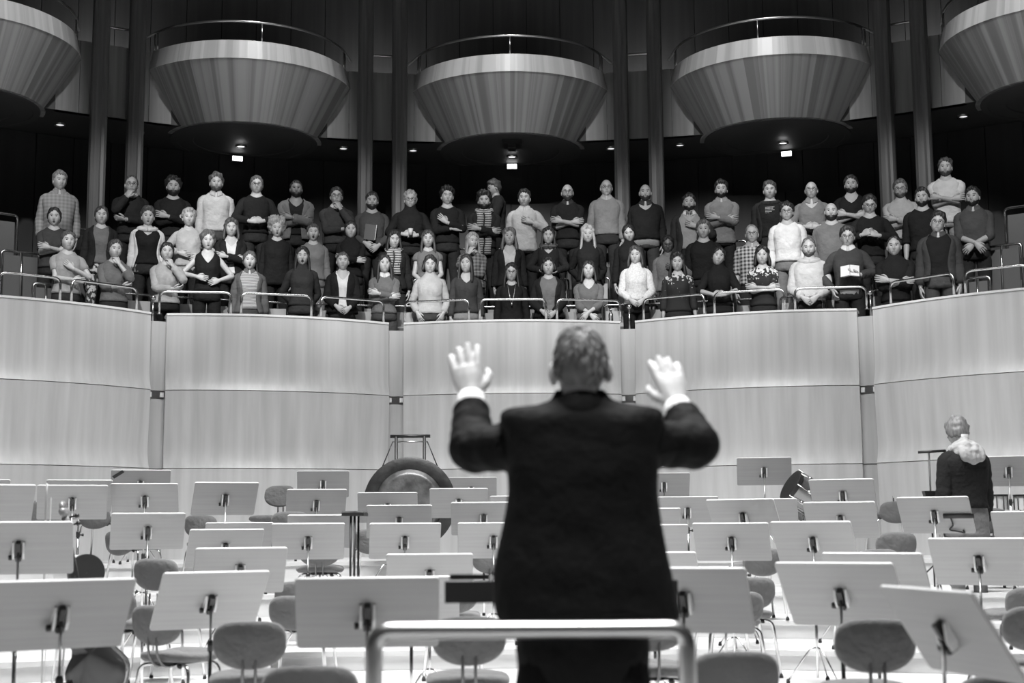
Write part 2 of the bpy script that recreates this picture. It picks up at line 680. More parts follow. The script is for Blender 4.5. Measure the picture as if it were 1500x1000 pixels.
# inverted-U guard rails standing on the balcony front
RAILS = [(-2, 88, 402), (104, 200, 423), (233, 338, 435), (353, 456, 437), (470, 562, 443), (593, 687, 445), (703, 800, 443), (816, 909, 443),
         (943, 1032, 437), (1047, 1150, 429), (1165, 1270, 424), (1305, 1398, 410), (1414, 1506, 389)]
for xa, xb, yy in RAILS:
    pts = []
    for x in (xa, xb):
        r = ray(x, yy + 30)
        lo, hi = 12.0, 20.0
        u = r.x / r.y                   # walk out to the bay front, .1 m behind its face
        best = None
        for q in range(400):
            t_ = 14 + q * .014
            X = u * t_
            a = math.atan2(X, t_ - CY)
            i = round(a / STEP)
            e = (a - i * STEP) / STEP
            f = bay_pt(i, min(max(e + .5, 0), 1), -.12, 0)
            if math.hypot(X, t_ - CY) >= math.hypot(f.x, f.y - CY):
                best = Vector((X, t_, 0))
                break
        pts.append(best)
    A, B = pts
    rt = thing('guard_rail', 'low inverted-U steel tube guard rail on the choir balcony front', 'railing', ((A.x + B.x) / 2, (A.y + B.y) / 2, Z_TOP + .026), math.atan2(B.y - A.y, B.x - A.x), 'guard rails along the balcony front')
    L_ = (B - A).length
    m = MB()
    m.tube(fillet([(-L_ / 2, 0, 0), (-L_ / 2, 0, .29), (L_ / 2, 0, .29), (L_ / 2, 0, 0)], .09, 6), .0165, 8)
    m.build('tube', M_CHROME, rt)
    for sx in (-1, 1):
        m = MB()
        m.lathe([(.03, 0), (.03, .008), (.018, .012)], (sx * L_ / 2, 0, 0), 12)
        m.build('foot_flange', M_STEEL, rt)
for i in (-2, 0, 1):
    a = (i + .5) * STEP
    c = arc(a, RW + .30, Z_TOP - .06)
    t = thing('barrier_post', 'slim steel post with a ball top standing in a balcony recess', 'post', c, 0, 'ball-topped barrier posts')
    m = MB()
    m.tube([(0, 0, 0), (0, 0, .29)], .013)
    m.build('pole', M_CHROME, t)
    m = MB()
    m.ball((0, 0, .32), .036, 14, 10)
    m.build('ball_top', M_CHROME, t)

# seats of the choir tiers
seat0 = None


def seat_at(a, k):
    global seat0
    c = arc(a, RR[k] + .33, ZR[k])
    lab = {1: 'wood-backed choir seat in a chrome tube frame on the lowest tier', 2: 'wood-backed choir seat in a chrome tube frame on the middle tier',
           3: 'wood-backed choir seat in a chrome tube frame on the top tier'}[k]
    if seat0 is None:
        t = thing('choir_seat', lab, 'seat')
        m = MB()
        m.tube(fillet([(-.235, 0, 0), (-.235, 0, 1.04), (.235, 0, 1.04), (.235, 0, 0)], .06, 5), .015, 8)
        m.build('tube_frame', M_CHROME, t)
        m = MB()
        rings = []
        for j in range(9):
            x = -.205 + .41 * j / 8
            y = -.05 + .05 * (1 - (x / .2) ** 2) * .6
            rings.append([(x, y, .42), (x, y + .01, .95), (x, y + .03, .95), (x, y + .02, .42)])
        m.loft(rings)
        autosmooth(m.build('back_panel', mat(.34, .5, kind='wood_v', amp=.12), t), 40)
        m = MB()
        m.box((0, -.07, .56), (.40, .06, .32), 0, Matrix.Rotation(.15, 3, 'X'))
        m.build('folded_seat', mat(.10, .8), t, False)
        seat0 = t
    else:
        t = copy_tree(seat0)
    t.location = c
    t.rotation_euler = (0, 0, -a)
    tag(t, lab, 'seat', 'choir seats, ' + {1: 'lowest tier', 2: 'middle tier', 3: 'top tier'}[k])


for k, am in ((1, 31), (2, 33), (3, 32.5)):
    n = int(2 * math.radians(am) * RR[k] / .56)
    for j in range(n):
        seat_at(math.radians(-am + 2 * am * (j + .5) / n), k)

# tall tube rails at both ends of each tier
for sx in (-1, 1):
    for k, (a0, ln, h) in {1: (36.0, .30, 1.05), 2: (36.5, .5, 1.05), 3: (37.2, .62, 1.1)}.items():
        a = math.radians(a0) * sx
        c = arc(a, RR[k] + .2, ZR[k])
        t = thing('tier_end_rail', ['', 'chrome tube rail with dark panel ending the lowest choir tier', 'chrome tube rail with dark panel ending the middle choir tier',
                                    'chrome tube rail with dark panel ending the top choir tier'][k], 'railing', c, -a, f'tier end rails, {k}')
        m = MB()
        m.tube(fillet([(-ln / 2, 0, 0), (-ln / 2, 0, h), (ln / 2, 0, h), (ln / 2, 0, 0)], .06, 5), .018, 8)
        m.build('tube_frame', M_CHROME, t)
        m = MB()
        m.tube(fillet([(0, -.03, 0), (0, -.06, .55), (0, -.03, h - .02)], .2, 6), .014, 8)
        m.build('brace', M_CHROME, t)
        m = MB()
        m.box((0, .01, .70), (ln - .07, .03, .6))
        m.build('end_panel', mat(.10, .6), t, False)
# aisle steps beyond the tier ends
for sx in (-1, 1):
    for j in range(7):
        z = ZR[1] + .1 + j * .19
        a0, a1 = 38.6, 47
        m = MB()
        r0 = 9.75 + j * .3
        m.loft([[arc(math.radians(sx * a), r, zz) for r, zz in ((r0, z - .19), (r0, z), (r0 + .32, z), (r0 + .32, z - .19))] for a in (a0, 42, a1)])
        struct(m.build('floor_aisle_step', mat(.5, .5, kind='wood_h', sc=.5, amp=.1), smooth=False))

# ------------------------------------------------------------------ music stands
DW, DH, DT = .62, .367, math.radians(33)
M_PLATE = mat(.74, .4)


def rrect(w_, h_, r, n=5):
    out = []
    for cx, cy, a0 in ((w_ / 2 - r, h_ / 2 - r, 0), (-w_ / 2 + r, h_ / 2 - r, 90), (-w_ / 2 + r, -h_ / 2 + r, 180), (w_ / 2 - r, -h_ / 2 + r, 270)):
        for k in range(n + 1):
            a = math.radians(a0 + 90 * k / n)
            out.append((cx + r * math.cos(a), cy + r * math.sin(a)))
    return out


def slab(outline, t, bev=.003):
    """outline in x-z, thickness along y, soft edges"""
    m_ = MB()
    cx = sum(p[0] for p in outline) / len(outline)
    cz = sum(p[1] for p in outline) / len(outline)

    def sc(f_, y):
        return [(cx + (x - cx) * f_, y, cz + (z - cz) * f_) for x, z in outline]
    m_.loft([sc(1 - bev * 3, -t / 2), sc(1, -t / 2 + bev), sc(1, t / 2 - bev), sc(1 - bev * 3, t / 2)])
    return m_


def make_stand():
    t = thing('music_stand', 'x', 'music stand')
    top = link('desk_assembly_tmp', None)
    R = Matrix.Rotation(DT, 4, 'X')
    m = slab(rrect(DW, DH, .018), .014, .002)
    o = m.build('desk', [M_DESK, M_DESKE], t)
    # rounded edge of the board, the light it catches put into a paler grey
    for p in o.data.polygons:
        if abs(p.normal.y) < .55:
            p.material_index = 1
    autosmooth(o, 35)
    o['up'] = 1
    m = MB().box((0, .035, -DH / 2 + .012), (DW - .04, .055, .012))
    e = m.build('ledge', M_DESK, t, False)
    for sx in (-1, 1):
        m = MB()
        m.loft([[(sx * .029 + q * .006, y, z) for y, z in ((-.007, .05), (-.018, .05), (-.046, -.01), (-.046, -.05), (-.02, -.05), (-.007, -.03))] for q in (-1, 1)])
        m.build('clamp_plate', M_PLATE, t, False)
    m = MB().box((0, -.026, -.002), (.026, .034, .115))
    m.box((0, -.034, -.045), (.032, .04, .03))
    m.build('clamp_block', M_BLACK, t, False)
    m = MB()
    m.tube([(-.02, -.035, -.045), (-.036, -.035, -.045), (-.038, -.035, -.045), (-.056, -.035, -.045)], [.006, .006, .016, .016], 10)
    m.build('clamp_knob', M_BLACK, t)
    for ch in list(t.children):
        ch['tilt'] = 1
    m = MB()
    m.tube([(0, -.03, 0), (0, -.03, 1)], .0075, 8)
    m.build('upper_pole', M_STEEL, t)
    m = MB()
    m.tube([(0, -.03, .04), (0, -.03, .60)], .0115, 8)
    m.build('lower_pole', M_CHROME, t)
    m = MB()
    m.lathe([(.018, .56), (.018, .61), (.012, .62)], (0, -.03, 0), 10)
    m.tube([(.012, -.03, .585), (.035, -.03, .585), (.036, -.03, .585), (.055, -.03, .585)], [.006, .006, .014, .014], 8)
    m.build('height_collar', M_BLACK, t)
    for k in range(3):
        a = math.radians(90 + 120 * k)
        m = MB()
        m.tube([(0, -.03, .26), (math.cos(a) * .05, -.03 + math.sin(a) * .05, .25), (math.cos(a) * .22, -.03 + math.sin(a) * .22, .02)], .007, 6)
        leg = m.build('leg', M_CHROME, t)
        m = MB()
        m.lathe([(.014, 0), (.016, .015), (.009, .035)], (math.cos(a) * .22, -.03 + math.sin(a) * .22, 0), 8)
        m.build('rubber_foot', M_RUB, leg)
    bpy.data.objects.remove(top)
    return t


STANDS = [  # top edge of the board: left x,y, right x,y, slant of its sides
    (13, 857, 184, 841, .36), (-47, 768, 101, 760, .16), (-57, 712, 44, 706.5, .30), (-80, 703, 10, 701, .2), (60, 711, 154, 709.5, .2),
    (73, 704, 161, 701, .2), (166, 688, 247.5, 688, .17), (164, 709, 259, 706.6, .10), (168, 753.5, 268, 749, .2), (290, 707, 376, 705.4, .26),
    (436, 690, 511, 689, .08), (422, 717, 507, 715.5, .14), (423, 755, 517, 752.5, .12), (400, 767.6, 504, 764.6, .1), (305, 766, 398, 764, .2),
    (284, 777, 383, 772.6, .27), (291, 805.5, 417.6, 798.6, .19), (249, 843, 389, 831.5, .425), (434, 851, 642, 840, .05), (533, 847, 672, 841, .03),
    (566.5, 813.5, 692, 808.3, .03), (542.5, 768, 645.5, 763.6, .08), (537.5, 741, 632.5, 738, .06), (524, 722.5, 611, 719.4, .03), (629.5, 717, 714.5, 713, .02),
    (653, 700, 727.5, 697.5, .02), (661, 736.5, 756, 734, .02), (671, 767, 775, 763, .02), (718, 727, 803, 725, 0),
    (1080, 671.3, 1158, 668.3, -.10), (936, 693, 1010.5, 691.8, -.02), (964, 727.5, 1051.6, 726.5, -.03), (1038, 732, 1127, 729.6, -.36), (1080, 731, 1164.5, 729.4, -.17),
    (1188.6, 704.5, 1274, 698.6, -.28), (1180.5, 736, 1275.6, 733.7, -.27), (902, 744.5, 996.6, 743.5, 0), (905, 768.5, 1008, 767.7, -.02), (1016.4, 766.6, 1122, 764.4, -.19),
    (1133.6, 764.4, 1238, 762.6, -.33), (891, 808.5, 1016, 808, -.2), (1213, 808.3, 1337, 810.4, -.37), (904, 833, 1086, 829, -.22), (1142.5, 824, 1296.5, 824, -.45),
    (1298, 855, 1405, 868, -.62), (1320, 728, 1408.7, 727, -.35), (1369.5, 788, 1488.5, 787.4, -.33), (1460.5, 749, 1556, 748, -.34), (1436, 670, 1518, 665.5, -.2)]
LEVEL = {0: 'the flat stage floor', .2: 'the lowest orchestra riser', .3: 'the second orchestra riser', .46: 'the third orchestra riser', .62: 'the fourth orchestra riser',
         .83: 'the fifth orchestra riser', 1.1: 'the top orchestra riser by the wall'}
stand0 = None
STAND_POS = []
for n, (xl, yl, xr, yr, s_) in enumerate(STANDS):
    dt = math.radians(43) if n in (17, 43) else DT
    tall = 1.24 if n in (17, 43) else 1.0      # two deeper boards
    psi = math.asin(max(-.95, min(.95, s_ / math.tan(dt))))
    d = DW * FPX * math.cos(psi) / (xr - xl)
    if n == 44:                            # turned almost edge-on
        psi, d = math.radians(-76), 5.1
    tc_ = P((xl + xr) / 2, (yl + yr) / 2, d)
    up = Vector((math.sin(dt) * math.sin(psi), -math.sin(dt) * math.cos(psi), math.cos(dt)))
    c = tc_ - up * (DH * tall / 2)
    fz = floor_z(c.x, c.y)
    if stand0 is None:
        stand0 = make_stand()
        t = stand0
    else:
        t = copy_tree(stand0)
    t.location = (c.x, c.y, fz)
    t.rotation_euler = (0, 0, psi)
    h = c.z - fz
    for ch in t.children:
        b0 = ch.name.split('.')[0]
        if ch.get('tilt'):
            ch.location = (0, 0, h)
            ch.rotation_euler = (dt, 0, 0)
            if b0 == 'desk':
                ch.scale = (1, 1, tall)
            elif b0 == 'ledge':
                ch.location = Vector((0, 0, h)) + Matrix.Rotation(dt, 3, 'X') @ Vector((0, 0, -DH * (tall - 1) / 2))
        elif b0 == 'upper_pole':
            ch.location = (0, 0, .3)
            ch.scale = (1, 1, h - .3 - .03)
        elif b0 in ('lower_pole', 'height_collar'):
            ch.scale = (1, 1, 1)
    side = 'left' if psi > .1 else 'right' if psi < -.1 else 'mid'
    lab = 'pale wooden music stand with metal clamp standing on ' + LEVEL[fz]
    if n == 0:
        lab = 'pale wooden music stand with a large board turned towards the conductor, beside the cello'
    elif n == 18:
        lab = 'wide pale wooden music stand just beyond the podium rail post'
    elif n == 6:
        lab = 'pale wooden music stand with a black strip taped across one top corner'
    elif n == 44:
        lab = 'pale wooden music stand turned almost edge-on with its clamp in profile'
    elif n == 45:
        lab = 'pale wooden music stand with a black bent hook hanging from its board'
    elif n == 29:
        lab = 'pale wooden music stand standing alone against the panelled wall beside a drum'
    elif n == 48:
        lab = 'pale wooden music stand behind the person in the grey hood'
    tag(t, lab, 'music stand', 'wooden music stands on the risers')
    STAND_POS.append((t, c, psi, d))
    if n == 6:
        m = MB().box((-DW / 2 + .075, -.010, DH / 2 - .05), (.13, .004, .035), 0, Matrix.Rotation(-.65, 3, 'Y'))
        q = m.build('black_tape_strip', M_BLACK, t, False)
        q.location, q.rotation_euler = (0, 0, h), (DT, 0, 0)
    if n == 45:
        m = MB()
        m.tube(catmull([(.13, -.02, -.02), (.135, -.022, -.09), (.10, -.022, -.135), (.16, -.025, -.15), (.22, -.025, -.165), (.215, -.025, -.14)], 5), .007, 6)
        m.box((.2, -.02, 0), (.26, .02, .035))
        q = m.build('bent_hook', M_BLACK, t)
        q.location, q.rotation_euler = (0, 0, h), (DT, 0, 0)

# ------------------------------------------------------------------ orchestra chairs
BW, BH, BT = .37, .245, .78


def make_chair():
    t = thing('orchestra_chair', 'x', 'chair')
    # backrest: shield-shaped cushion, flat top, round below, wrapped round the sitter
    nx, nz_ = 20, 12
    m = MB()
    prof = []
    for k in range(40):
        a = 2 * PI * k / 40
        c, s_ = math.cos(a), math.sin(a)
        e = 3.6 if s_ > 0 else 2.15
        r = (abs(c) ** e + abs(s_) ** e) ** (-1 / e)
        prof.append((c * r * BW / 2, s_ * r * BH / 2))

    def layer(f_, y):
        out = []
        for x, z in prof:
            x, z = x * f_, z * f_
            out.append((x, y + .9 * x * x - .04 * (z / BH) - .02, z))
        return out
    m.loft([layer(.04, -.030), layer(.5, -.029), layer(.8, -.025), layer(.95, -.015), layer(1, 0), layer(.96, .012), layer(.8, .016), layer(.04, .016)])
    bk = m.build('backrest', M_CHAIR, t)
    bk.location = (0, -.235, BT - BH / 2)
    # seat
    m = MB()
    out = []
    for k in range(32):
        a = 2 * PI * k / 32
        c, s_ = math.cos(a), math.sin(a)
        r = (abs(c) ** 3.4 + abs(s_) ** 3.4) ** (-1 / 3.4)
        out.append((c * r * (.215 + .012 * s_ * r), s_ * r * .205))
    m.loft([[(x * f_, y * f_, z + .02 * (y / .2) ** 2 * (1 if z > 0 else .3)) for x, y in out] for f_, z in ((.03, -.028), (.9, -.026), (.99, -.008), (1, .005), (.96, .02), (.8, .026), (.03, .022))])
    st = m.build('seat', M_CHAIR, t)
    st.location = (0, 0, .47)
    for sx in (-1, 1):
        m = MB()
        m.tube(catmull([(sx * .032, -.02, .425), (sx * .032, -.17, .425), (sx * .032, -.235, .47), (sx * .032, -.262, .54), (sx * .032, -.262, .68)], 4), .0085, 6)
        m.build('back_support', mat(.16, .35, 1), t)
        for sy in (-1, 1):
            m = MB()
            m.tube(fillet([(sx * .05, sy * .11, .433), (sx * .185, sy * .15, .43), (sx * .225, sy * .195, .0)], .06, 5), .0115, 8)
            leg = m.build('leg', M_CHROME, t)
            m = MB()
            m.lathe([(.016, 0), (.016, .012), (.012, .03)], (sx * .225, sy * .195, 0), 8)
            m.build('rubber_foot', M_RUB, leg)
    m = MB().box((0, 0, .435), (.12, .26, .018))
    m.build('seat_bracket', M_BLACK, t, False)
    m = MB()
    m.tube([(.06, -.10, .425), (.1, -.13, .425), (.101, -.13, .425), (.12, -.145, .425)], [.005, .005, .016, .016], 8)
    m.build('adjust_knob', M_BLACK, t)
    return t


TAKEN_FIXED = [(-1.65, -.6, 15.25, 15.95)]        # the gong
CHAIRS = [  # backrest centre x, top y, width px, turn (degrees, 0 = back towards the camera)
    (366, 909, 105, 8), (454, 954, 137, 2), (227, 815, 62, -12), (137, 756, 54, -8), (172, 783, 60, -30), (56, 735, 50, 10), (293, 754, 51, -10),
    (411, 711, 47, 165), (425, 749, 50, 10), (544, 805, 56, -5), (722, 800, 60, 4), (687, 902, 107, 3), (664, 851, 70, 3), (226, 886, 98, -25),
    (165, 862, 68, -20), (430, 872, 78, -6), (437, 851, 66, 8), (468, 789, 62, 6), (1190, 743, 46, 0), (1118, 803, 64, 8), (1103, 845, 70, 10), (1083, 866, 76, 10),
    (1077, 951, 122, 3), (1282, 906, 103, -3), (955, 886, 100, 0), (1313, 745, 48, 5), (1313, 779, 58, 0), (1286, 804, 62, 8), (1448, 744, 52, -5),
    (1508, 860, 72, 8), (1515, 887, 98, 10), (1465, 988, 130, 6), (614, 768, 56, 0)]
chair0 = None
TAKEN = list(TAKEN_FIXED)
for t_, c_, psi, d_ in STAND_POS:
    hx = max(.22, DW / 2 * abs(math.cos(psi)))
    hy = max(.26, DW / 2 * abs(math.sin(psi)) + .12)
    TAKEN.append((c_.x - hx, c_.x + hx, c_.y - hy, c_.y + hy))
for n, (cx, yt, wpx, turn) in enumerate(CHAIRS):
    rz = math.radians(turn)
    off = Matrix.Rotation(rz, 3, 'Z') @ Vector((0, -.255, 0))
    best = None
    for f_ in (1, .97, 1.03, .94, 1.06, .91, 1.09, .88, 1.12):      # slide along the sight line until clear of its neighbours
        d = BW * FPX / wpx * f_
        q = P(cx, yt, d)
        bx, by = q.x - off.x, q.y - off.y
        ov = abs(f_ - 1) * .08
        hx = .27
        for x0, x1, y0, y1 in TAKEN:
            ox = min(bx + hx, x1) - max(bx - hx, x0)
            oy = min(by + hx, y1) - max(by - hx, y0)
            if ox > 0 and oy > 0:
                ov += ox * oy * 2
        if by > CY + 8.6 * math.cos(math.asin(min(1, abs(bx) / 9.2))) - .1:
            ov += 1
        if best is None or ov < best[0]:
            best = (ov, d, q, bx, by)
    ov, d, q, bx, by = best
    TAKEN.append((bx - .27, bx + .27, by - .27, by + .27))
    fz = floor_z(bx, by)
    if chair0 is None:
        chair0 = make_chair()
        t = chair0
    else:
        t = copy_tree(chair0)
    t.location = (bx, by, fz)
    t.rotation_euler = (0, 0, rz)
    dz = max(-.16, min(.16, q.z - fz - BT))
    for ch in t.children:
        if ch.name.split('.')[0] == 'backrest':
            ch.location = (0, -.235, BT - BH / 2 + dz)
        elif ch.name.split('.')[0] == 'back_support':
            ch.location = (0, 0, 0)
    if turn > 90:
        lab, g = 'grey upholstered orchestra chair whose seat faces the podium', 'orchestra chairs facing the podium'
    elif n == 1:
        lab, g = 'grey upholstered orchestra chair right beside the podium rail, its back to the hall', 'orchestra chairs'
    elif n == 7:
        lab, g = 'grey upholstered orchestra chair against the panelled wall', 'orchestra chairs'
    else:
        lab, g = 'grey upholstered orchestra chair with rounded backrest on ' + LEVEL[fz], 'orchestra chairs'
    tag(t, lab, 'chair', g)

# ------------------------------------------------------------------ podium, rail and conductor's desk
Rr = 3.95
pa, pb = P(548, 924, Rr), P(1006, 919, Rr)
t = thing('conductor_podium', 'low conductor podium platform with dark carpet top', 'podium', ((pa.x + pb.x) / 2, 4.45, 0))
MB().box((0, 0, .105), (1.1, 1.16, .21)).build('platform', M_FLOOR, t, False)
MB().box((0, 0, .215), (1.06, 1.12, .01)).build('carpet', mat(.05, .9), t, False)
t = thing('podium_rail', 'thick brushed-steel tube rail behind the conductor', 'railing', ((pa.x + pb.x) / 2, Rr, .22), 0)
hw, hz = (pb.x - pa.x) / 2, pa.z - .22
m = MB()
m.tube(fillet([(-hw, 0, 0), (-hw, 0, hz), (hw, 0, hz), (hw, 0, 0)], .055, 7), .024, 14)
m.build('tube', mat(.7, .3, 1), t)
for sx in (-1, 1):
    m = MB()
    m.lathe([(.05, 0), (.05, .01), (.028, .016)], (sx * hw, 0, 0), 14)
    m.build('foot_flange', M_STEEL, t)
    m = MB().box((sx * hw, 0, hz * .62), (.06, .06, .05))
    m.build('rail_joint', M_BLACK, t, False)
dc = P(822, 866, 5.15)
t = thing('conductor_desk', 'wide black conductor music desk with a white sheet on its edge', 'music desk', (dc.x, 5.33, 0))
MB().box((0, -.18, dc.z), (.83, .03, .075)).build('front_ledge', M_BLACK, t, False)
MB().box((0, .06, dc.z + .045), (.80, .42, .02), 0, Matrix.Rotation(-.035, 3, 'X')).build('board', M_BLACK, t, False)
MB().box((-.19, -.16, dc.z + .047), (.13, .03, .016)).build('white_sheet', mat(.8, .7), t, False)
m = MB()
m.tube([(0, .05, .03), (0, .05, dc.z)], .025, 10)
m.build('pole', M_BLACK, t)
m = MB()
m.lathe([(.26, 0), (.26, .015), (.05, .035)], (0, .05, 0), 24)
m.build('foot_plate', M_BLACK, t)

# ------------------------------------------------------------------ gong on its frame
gd = 15.6
gc = P(600, 737, gd)
gr = 67.5 / FPX * gd
fz = floor_z(gc.x, gd)
t = thing('gong_stand', 'black tubular gong stand with short top bar against the wall', 'stand', (gc.x, gd + .02, fz))
pt = P(604, 638, gd).z - fz
for sx in (-1, 1):
    m = MB()
    m.tube([(sx * .155, .06, .02), (sx * .155, .06, pt)], .018, 8)
    m.build('upright', M_BLACK, t)
    m = MB().box((sx * .155, .06, .02), (.05, .6, .03))
    m.build('foot', M_BLACK, t, False)
m = MB()
m.tube([(-.22, .06, pt), (.22, .06, pt)], .018, 8)
m.build('top_bar', M_BLACK, t)
m = MB()
m.tube([(-.19, .06, pt - .06), (.19, .06, pt - .06)], .008, 6)
m.build('hanging_bar', M_STEEL, t)
t = thing('gong', 'large round dark-rimmed bronze gong hanging from a black stand', 'gong', (gc.x, gd, gc.z))
m = MB()
m.loft([[(math.cos(2 * PI * k / 64) * r * gr, y, math.sin(2 * PI * k / 64) * r * gr) for k in range(64)] for r, y in
        ((.02, -.035), (.3, -.034), (.6, -.022), (.735, -.015))], cap=True)
m.build('face', mat(.14, .45, .5, kind='patina', amp=.45), t)
m = MB()
m.loft([[(math.cos(2 * PI * k / 64) * r * gr, y, math.sin(2 * PI * k / 64) * r * gr) for k in range(64)] for r, y in
        ((.735, -.017), (.76, -.022), (.97, -.012), (1, 0), (1, .05), (.97, .05), (.96, .0), (.735, -.005))], cap=False)
autosmooth(m.build('rim', mat(.035, .5, .3, kind='patina', amp=.4), t), 40)
for sx in (-1, 1):
    m = MB()
    m.tube([(sx * .30, .03, gr * .80), (sx * .19, .05, pt - .06 + fz - gc.z)], .006, 6)
    m.build('hanging_cord', M_BLACK, t)

# ------------------------------------------------------------------ drum, rack, T-bar stand, small drums, trolley
c = P(1176, 722, 15.9)
fz = floor_z(c.x, c.y)
t = thing('tom_drum', 'tilted metallic drum with black hoops on a stand by the wall', 'drum', (c.x, c.y, c.z))
t.rotation_euler = (0, math.radians(-58), math.radians(12))
m = MB()
m.lathe([(.17, -.17), (.175, -.12), (.175, .12), (.17, .17)], n=32)
autosmooth(m.build('shell', mat(.30, .25, .8), t), 40)
for z in (-.15, .15):
    m = MB()
    m.lathe([(.172, z - .02), (.19, z - .02), (.19, z + .02), (.172, z + .02)], n=32)
    autosmooth(m.build('hoop', M_BLACK, t), 40)
for k in range(8):
    a = 2 * PI * k / 8
    m = MB()
    m.tube([(math.cos(a) * .197, math.sin(a) * .197, -.16), (math.cos(a) * .197, math.sin(a) * .197, .17)], .005, 6)
    m.box((math.cos(a) * .187, math.sin(a) * .187, 0), (.03, .03, .05), 0, Matrix.Rotation(a, 3, 'Z'))
    m.build('tension_rod', M_CHROME, t)
tl = thing('drum_stand', 'thin chrome tripod under the tilted drum', 'stand', (c.x, c.y + .02, fz))
hh = c.z - fz - .24
m = MB()
m.tube([(0, 0, .1), (0, 0, hh)], .014)
m.build('pole', M_CHROME, tl)
for k in range(3):
    a = 2 * PI * k / 3 + .3
    m = MB()
    m.tube([(0, 0, .28), (math.cos(a) * .28, math.sin(a) * .28, .01)], .009)
    m.build('leg', M_CHROME, tl)

c = P(1360.5, 662, 13.5)
fz = floor_z(c.x, c.y)
t = thing('t_bar_stand', 'thin black T-bar stand with a small tray in front of the hooded person', 'stand', (c.x, c.y, fz))
h = c.z - fz
m = MB()
m.tube([(0, 0, .05), (0, 0, h)], .009, 8)
m.build('pole', M_BLACK, t)
m = MB()
m.tube([(-.10, 0, h), (.16, 0, h + .012)], .013, 8)
m.build('cross_bar', M_BLACK, t)
m = MB()
zt = P(1362, 722, 13.5).z - fz
m.loft([[(x * s_, y * s_, z) for x, y in ((-.07, -.05), (.07, -.05), (.07, .05), (-.07, .05))] for s_, z in ((.85, zt - .03), (1, zt + .02))])
m.build('tray', M_BLACK, t, False)
for k in range(3):
    a = 2 * PI * k / 3 + .5
    m = MB()
    m.tube([(0, 0, .25), (math.cos(a) * .26, math.sin(a) * .26, .01)], .008)
    m.build('leg', M_BLACK, t)

for px, py, wd in ((1460, 735, .21), (1500, 735, .19)):
    c = P(px, py, 14.6)
    fz = floor_z(c.x, c.y)
    t = thing('snare_drum', 'small pale drum with dark tension rods beside the hooded person', 'drum', (c.x, c.y, fz), 0, 'small pale drums')
    zt = c.z - fz
    m = MB()
    m.lathe([(wd / 2, zt - .08), (wd / 2, zt + .06)], n=28)
    autosmooth(m.build('shell', mat(.6, .3), t), 40)
    m = MB()
    m.lathe([(wd / 2, zt + .055), (wd / 2 + .01, zt + .055), (wd / 2 + .01, zt + .075), (wd / 2, zt + .075)], n=28)
    autosmooth(m.build('hoop', M_BLACK, t), 40)
    for k in range(10):
        a = 2 * PI * k / 10
        m = MB()
        m.tube([(math.cos(a) * (wd / 2 + .008), math.sin(a) * (wd / 2 + .008), zt - .08), (math.cos(a) * (wd / 2 + .008), math.sin(a) * (wd / 2 + .008), zt + .06)], .006, 6)
        m.build('tension_rod', M_BLACK, t)
    for k in range(3):
        a = 2 * PI * k / 3
        m = MB()
        m.tube([(math.cos(a) * .05, math.sin(a) * .05, zt - .08), (0, 0, .32), (math.cos(a + PI) * .22, math.sin(a + PI) * .22, .01)], .008)
        m.build('leg', M_CHROME, t)

c = P(515, 753, 13.0)
fz = floor_z(c.x, c.y)
t = thing('percussion_trolley', 'black percussion trolley with a felt-covered shelf behind music stands', 'trolley', (c.x, c.y, fz))
zt = c.z - fz
MB().box((.02, .1, zt), (.2, .4, .03)).build('shelf', M_BLACK, t, False)
MB().box((.02, .1, zt + .022), (.19, .38, .014)).build('felt', mat(.16, .95, kind='cloth', amp=.5), t, False)
for x, y in ((0, -.06), (.035, -.06), (0, .26), (.035, .26)):
    m = MB()
    m.tube([(x, y, .08), (x, y, zt)], .010, 8)
    m.build('upright', M_BLACK, t)
MB().box((.0, -.06, .11), (.2, .05, .05)).build('foot_bar', M_BLACK, t, False)
MB().box((.0, .26, .11), (.2, .05, .05)).build('foot_bar', M_BLACK, t, False)
for x in (-.06, .07):
    for y in (-.06, .26):
        m = MB()
        m.tube([(x - .012, y, .04), (x + .012, y, .04)], .04, 14)
        m.build('caster', M_STEEL, t)

# long flat case lying across a chair seat
q = P(292, 979, 6.6)
t = thing('instrument_case', 'long flat pale instrument case with dark end lying on a chair', 'case', (q.x, 6.62, .53), math.radians(22))
MB().box((0, 0, .035), (.42, .16, .07)).build('case_body', mat(.6, .5), t, False)
MB().box((-.225, 0, .035), (.035, .162, .072)).build('dark_end', M_BLACK, t, False)
MB().box((0, 0, .073), (.44, .164, .006)).build('lid_edge', M_BLACK, t, False)
for x in (.08,):
    MB().box((x, -.083, .03), (.06, .008, .025)).build('latch', M_BLACK, t, False)

# cello standing on its side behind the front stand, scroll up, bow leaning on it
c = P(97, 742, 9.2)
fz = floor_z(c.x, c.y)
t = thing('cello', 'glossy cello propped beside a chair, carved scroll rising over a music stand', 'cello', (c.x, c.y, fz))
foot = P(162, 1000, 9.2)
hz = math.hypot(c.z - fz, foot.x - c.x)
t.location = (foot.x, c.y, fz)
t.rotation_euler = (0, -math.atan2(foot.x - c.x, c.z - fz), 0)
N_ = 48
outl = []
for k in range(N_):
    a = 2 * PI * k / N_
    zz = math.cos(a)
    wdt = .19 + .03 * -zz - .075 * math.exp(-((zz - .08) / .26) ** 2)
    outl.append((math.sin(a) * wdt * 1.05, zz * .33 + .50))
m = MB()
cz_ = .5


def lay(f_, y):
    return [(x * f_, y, cz_ + (z - cz_) * f_) for x, z in outl]


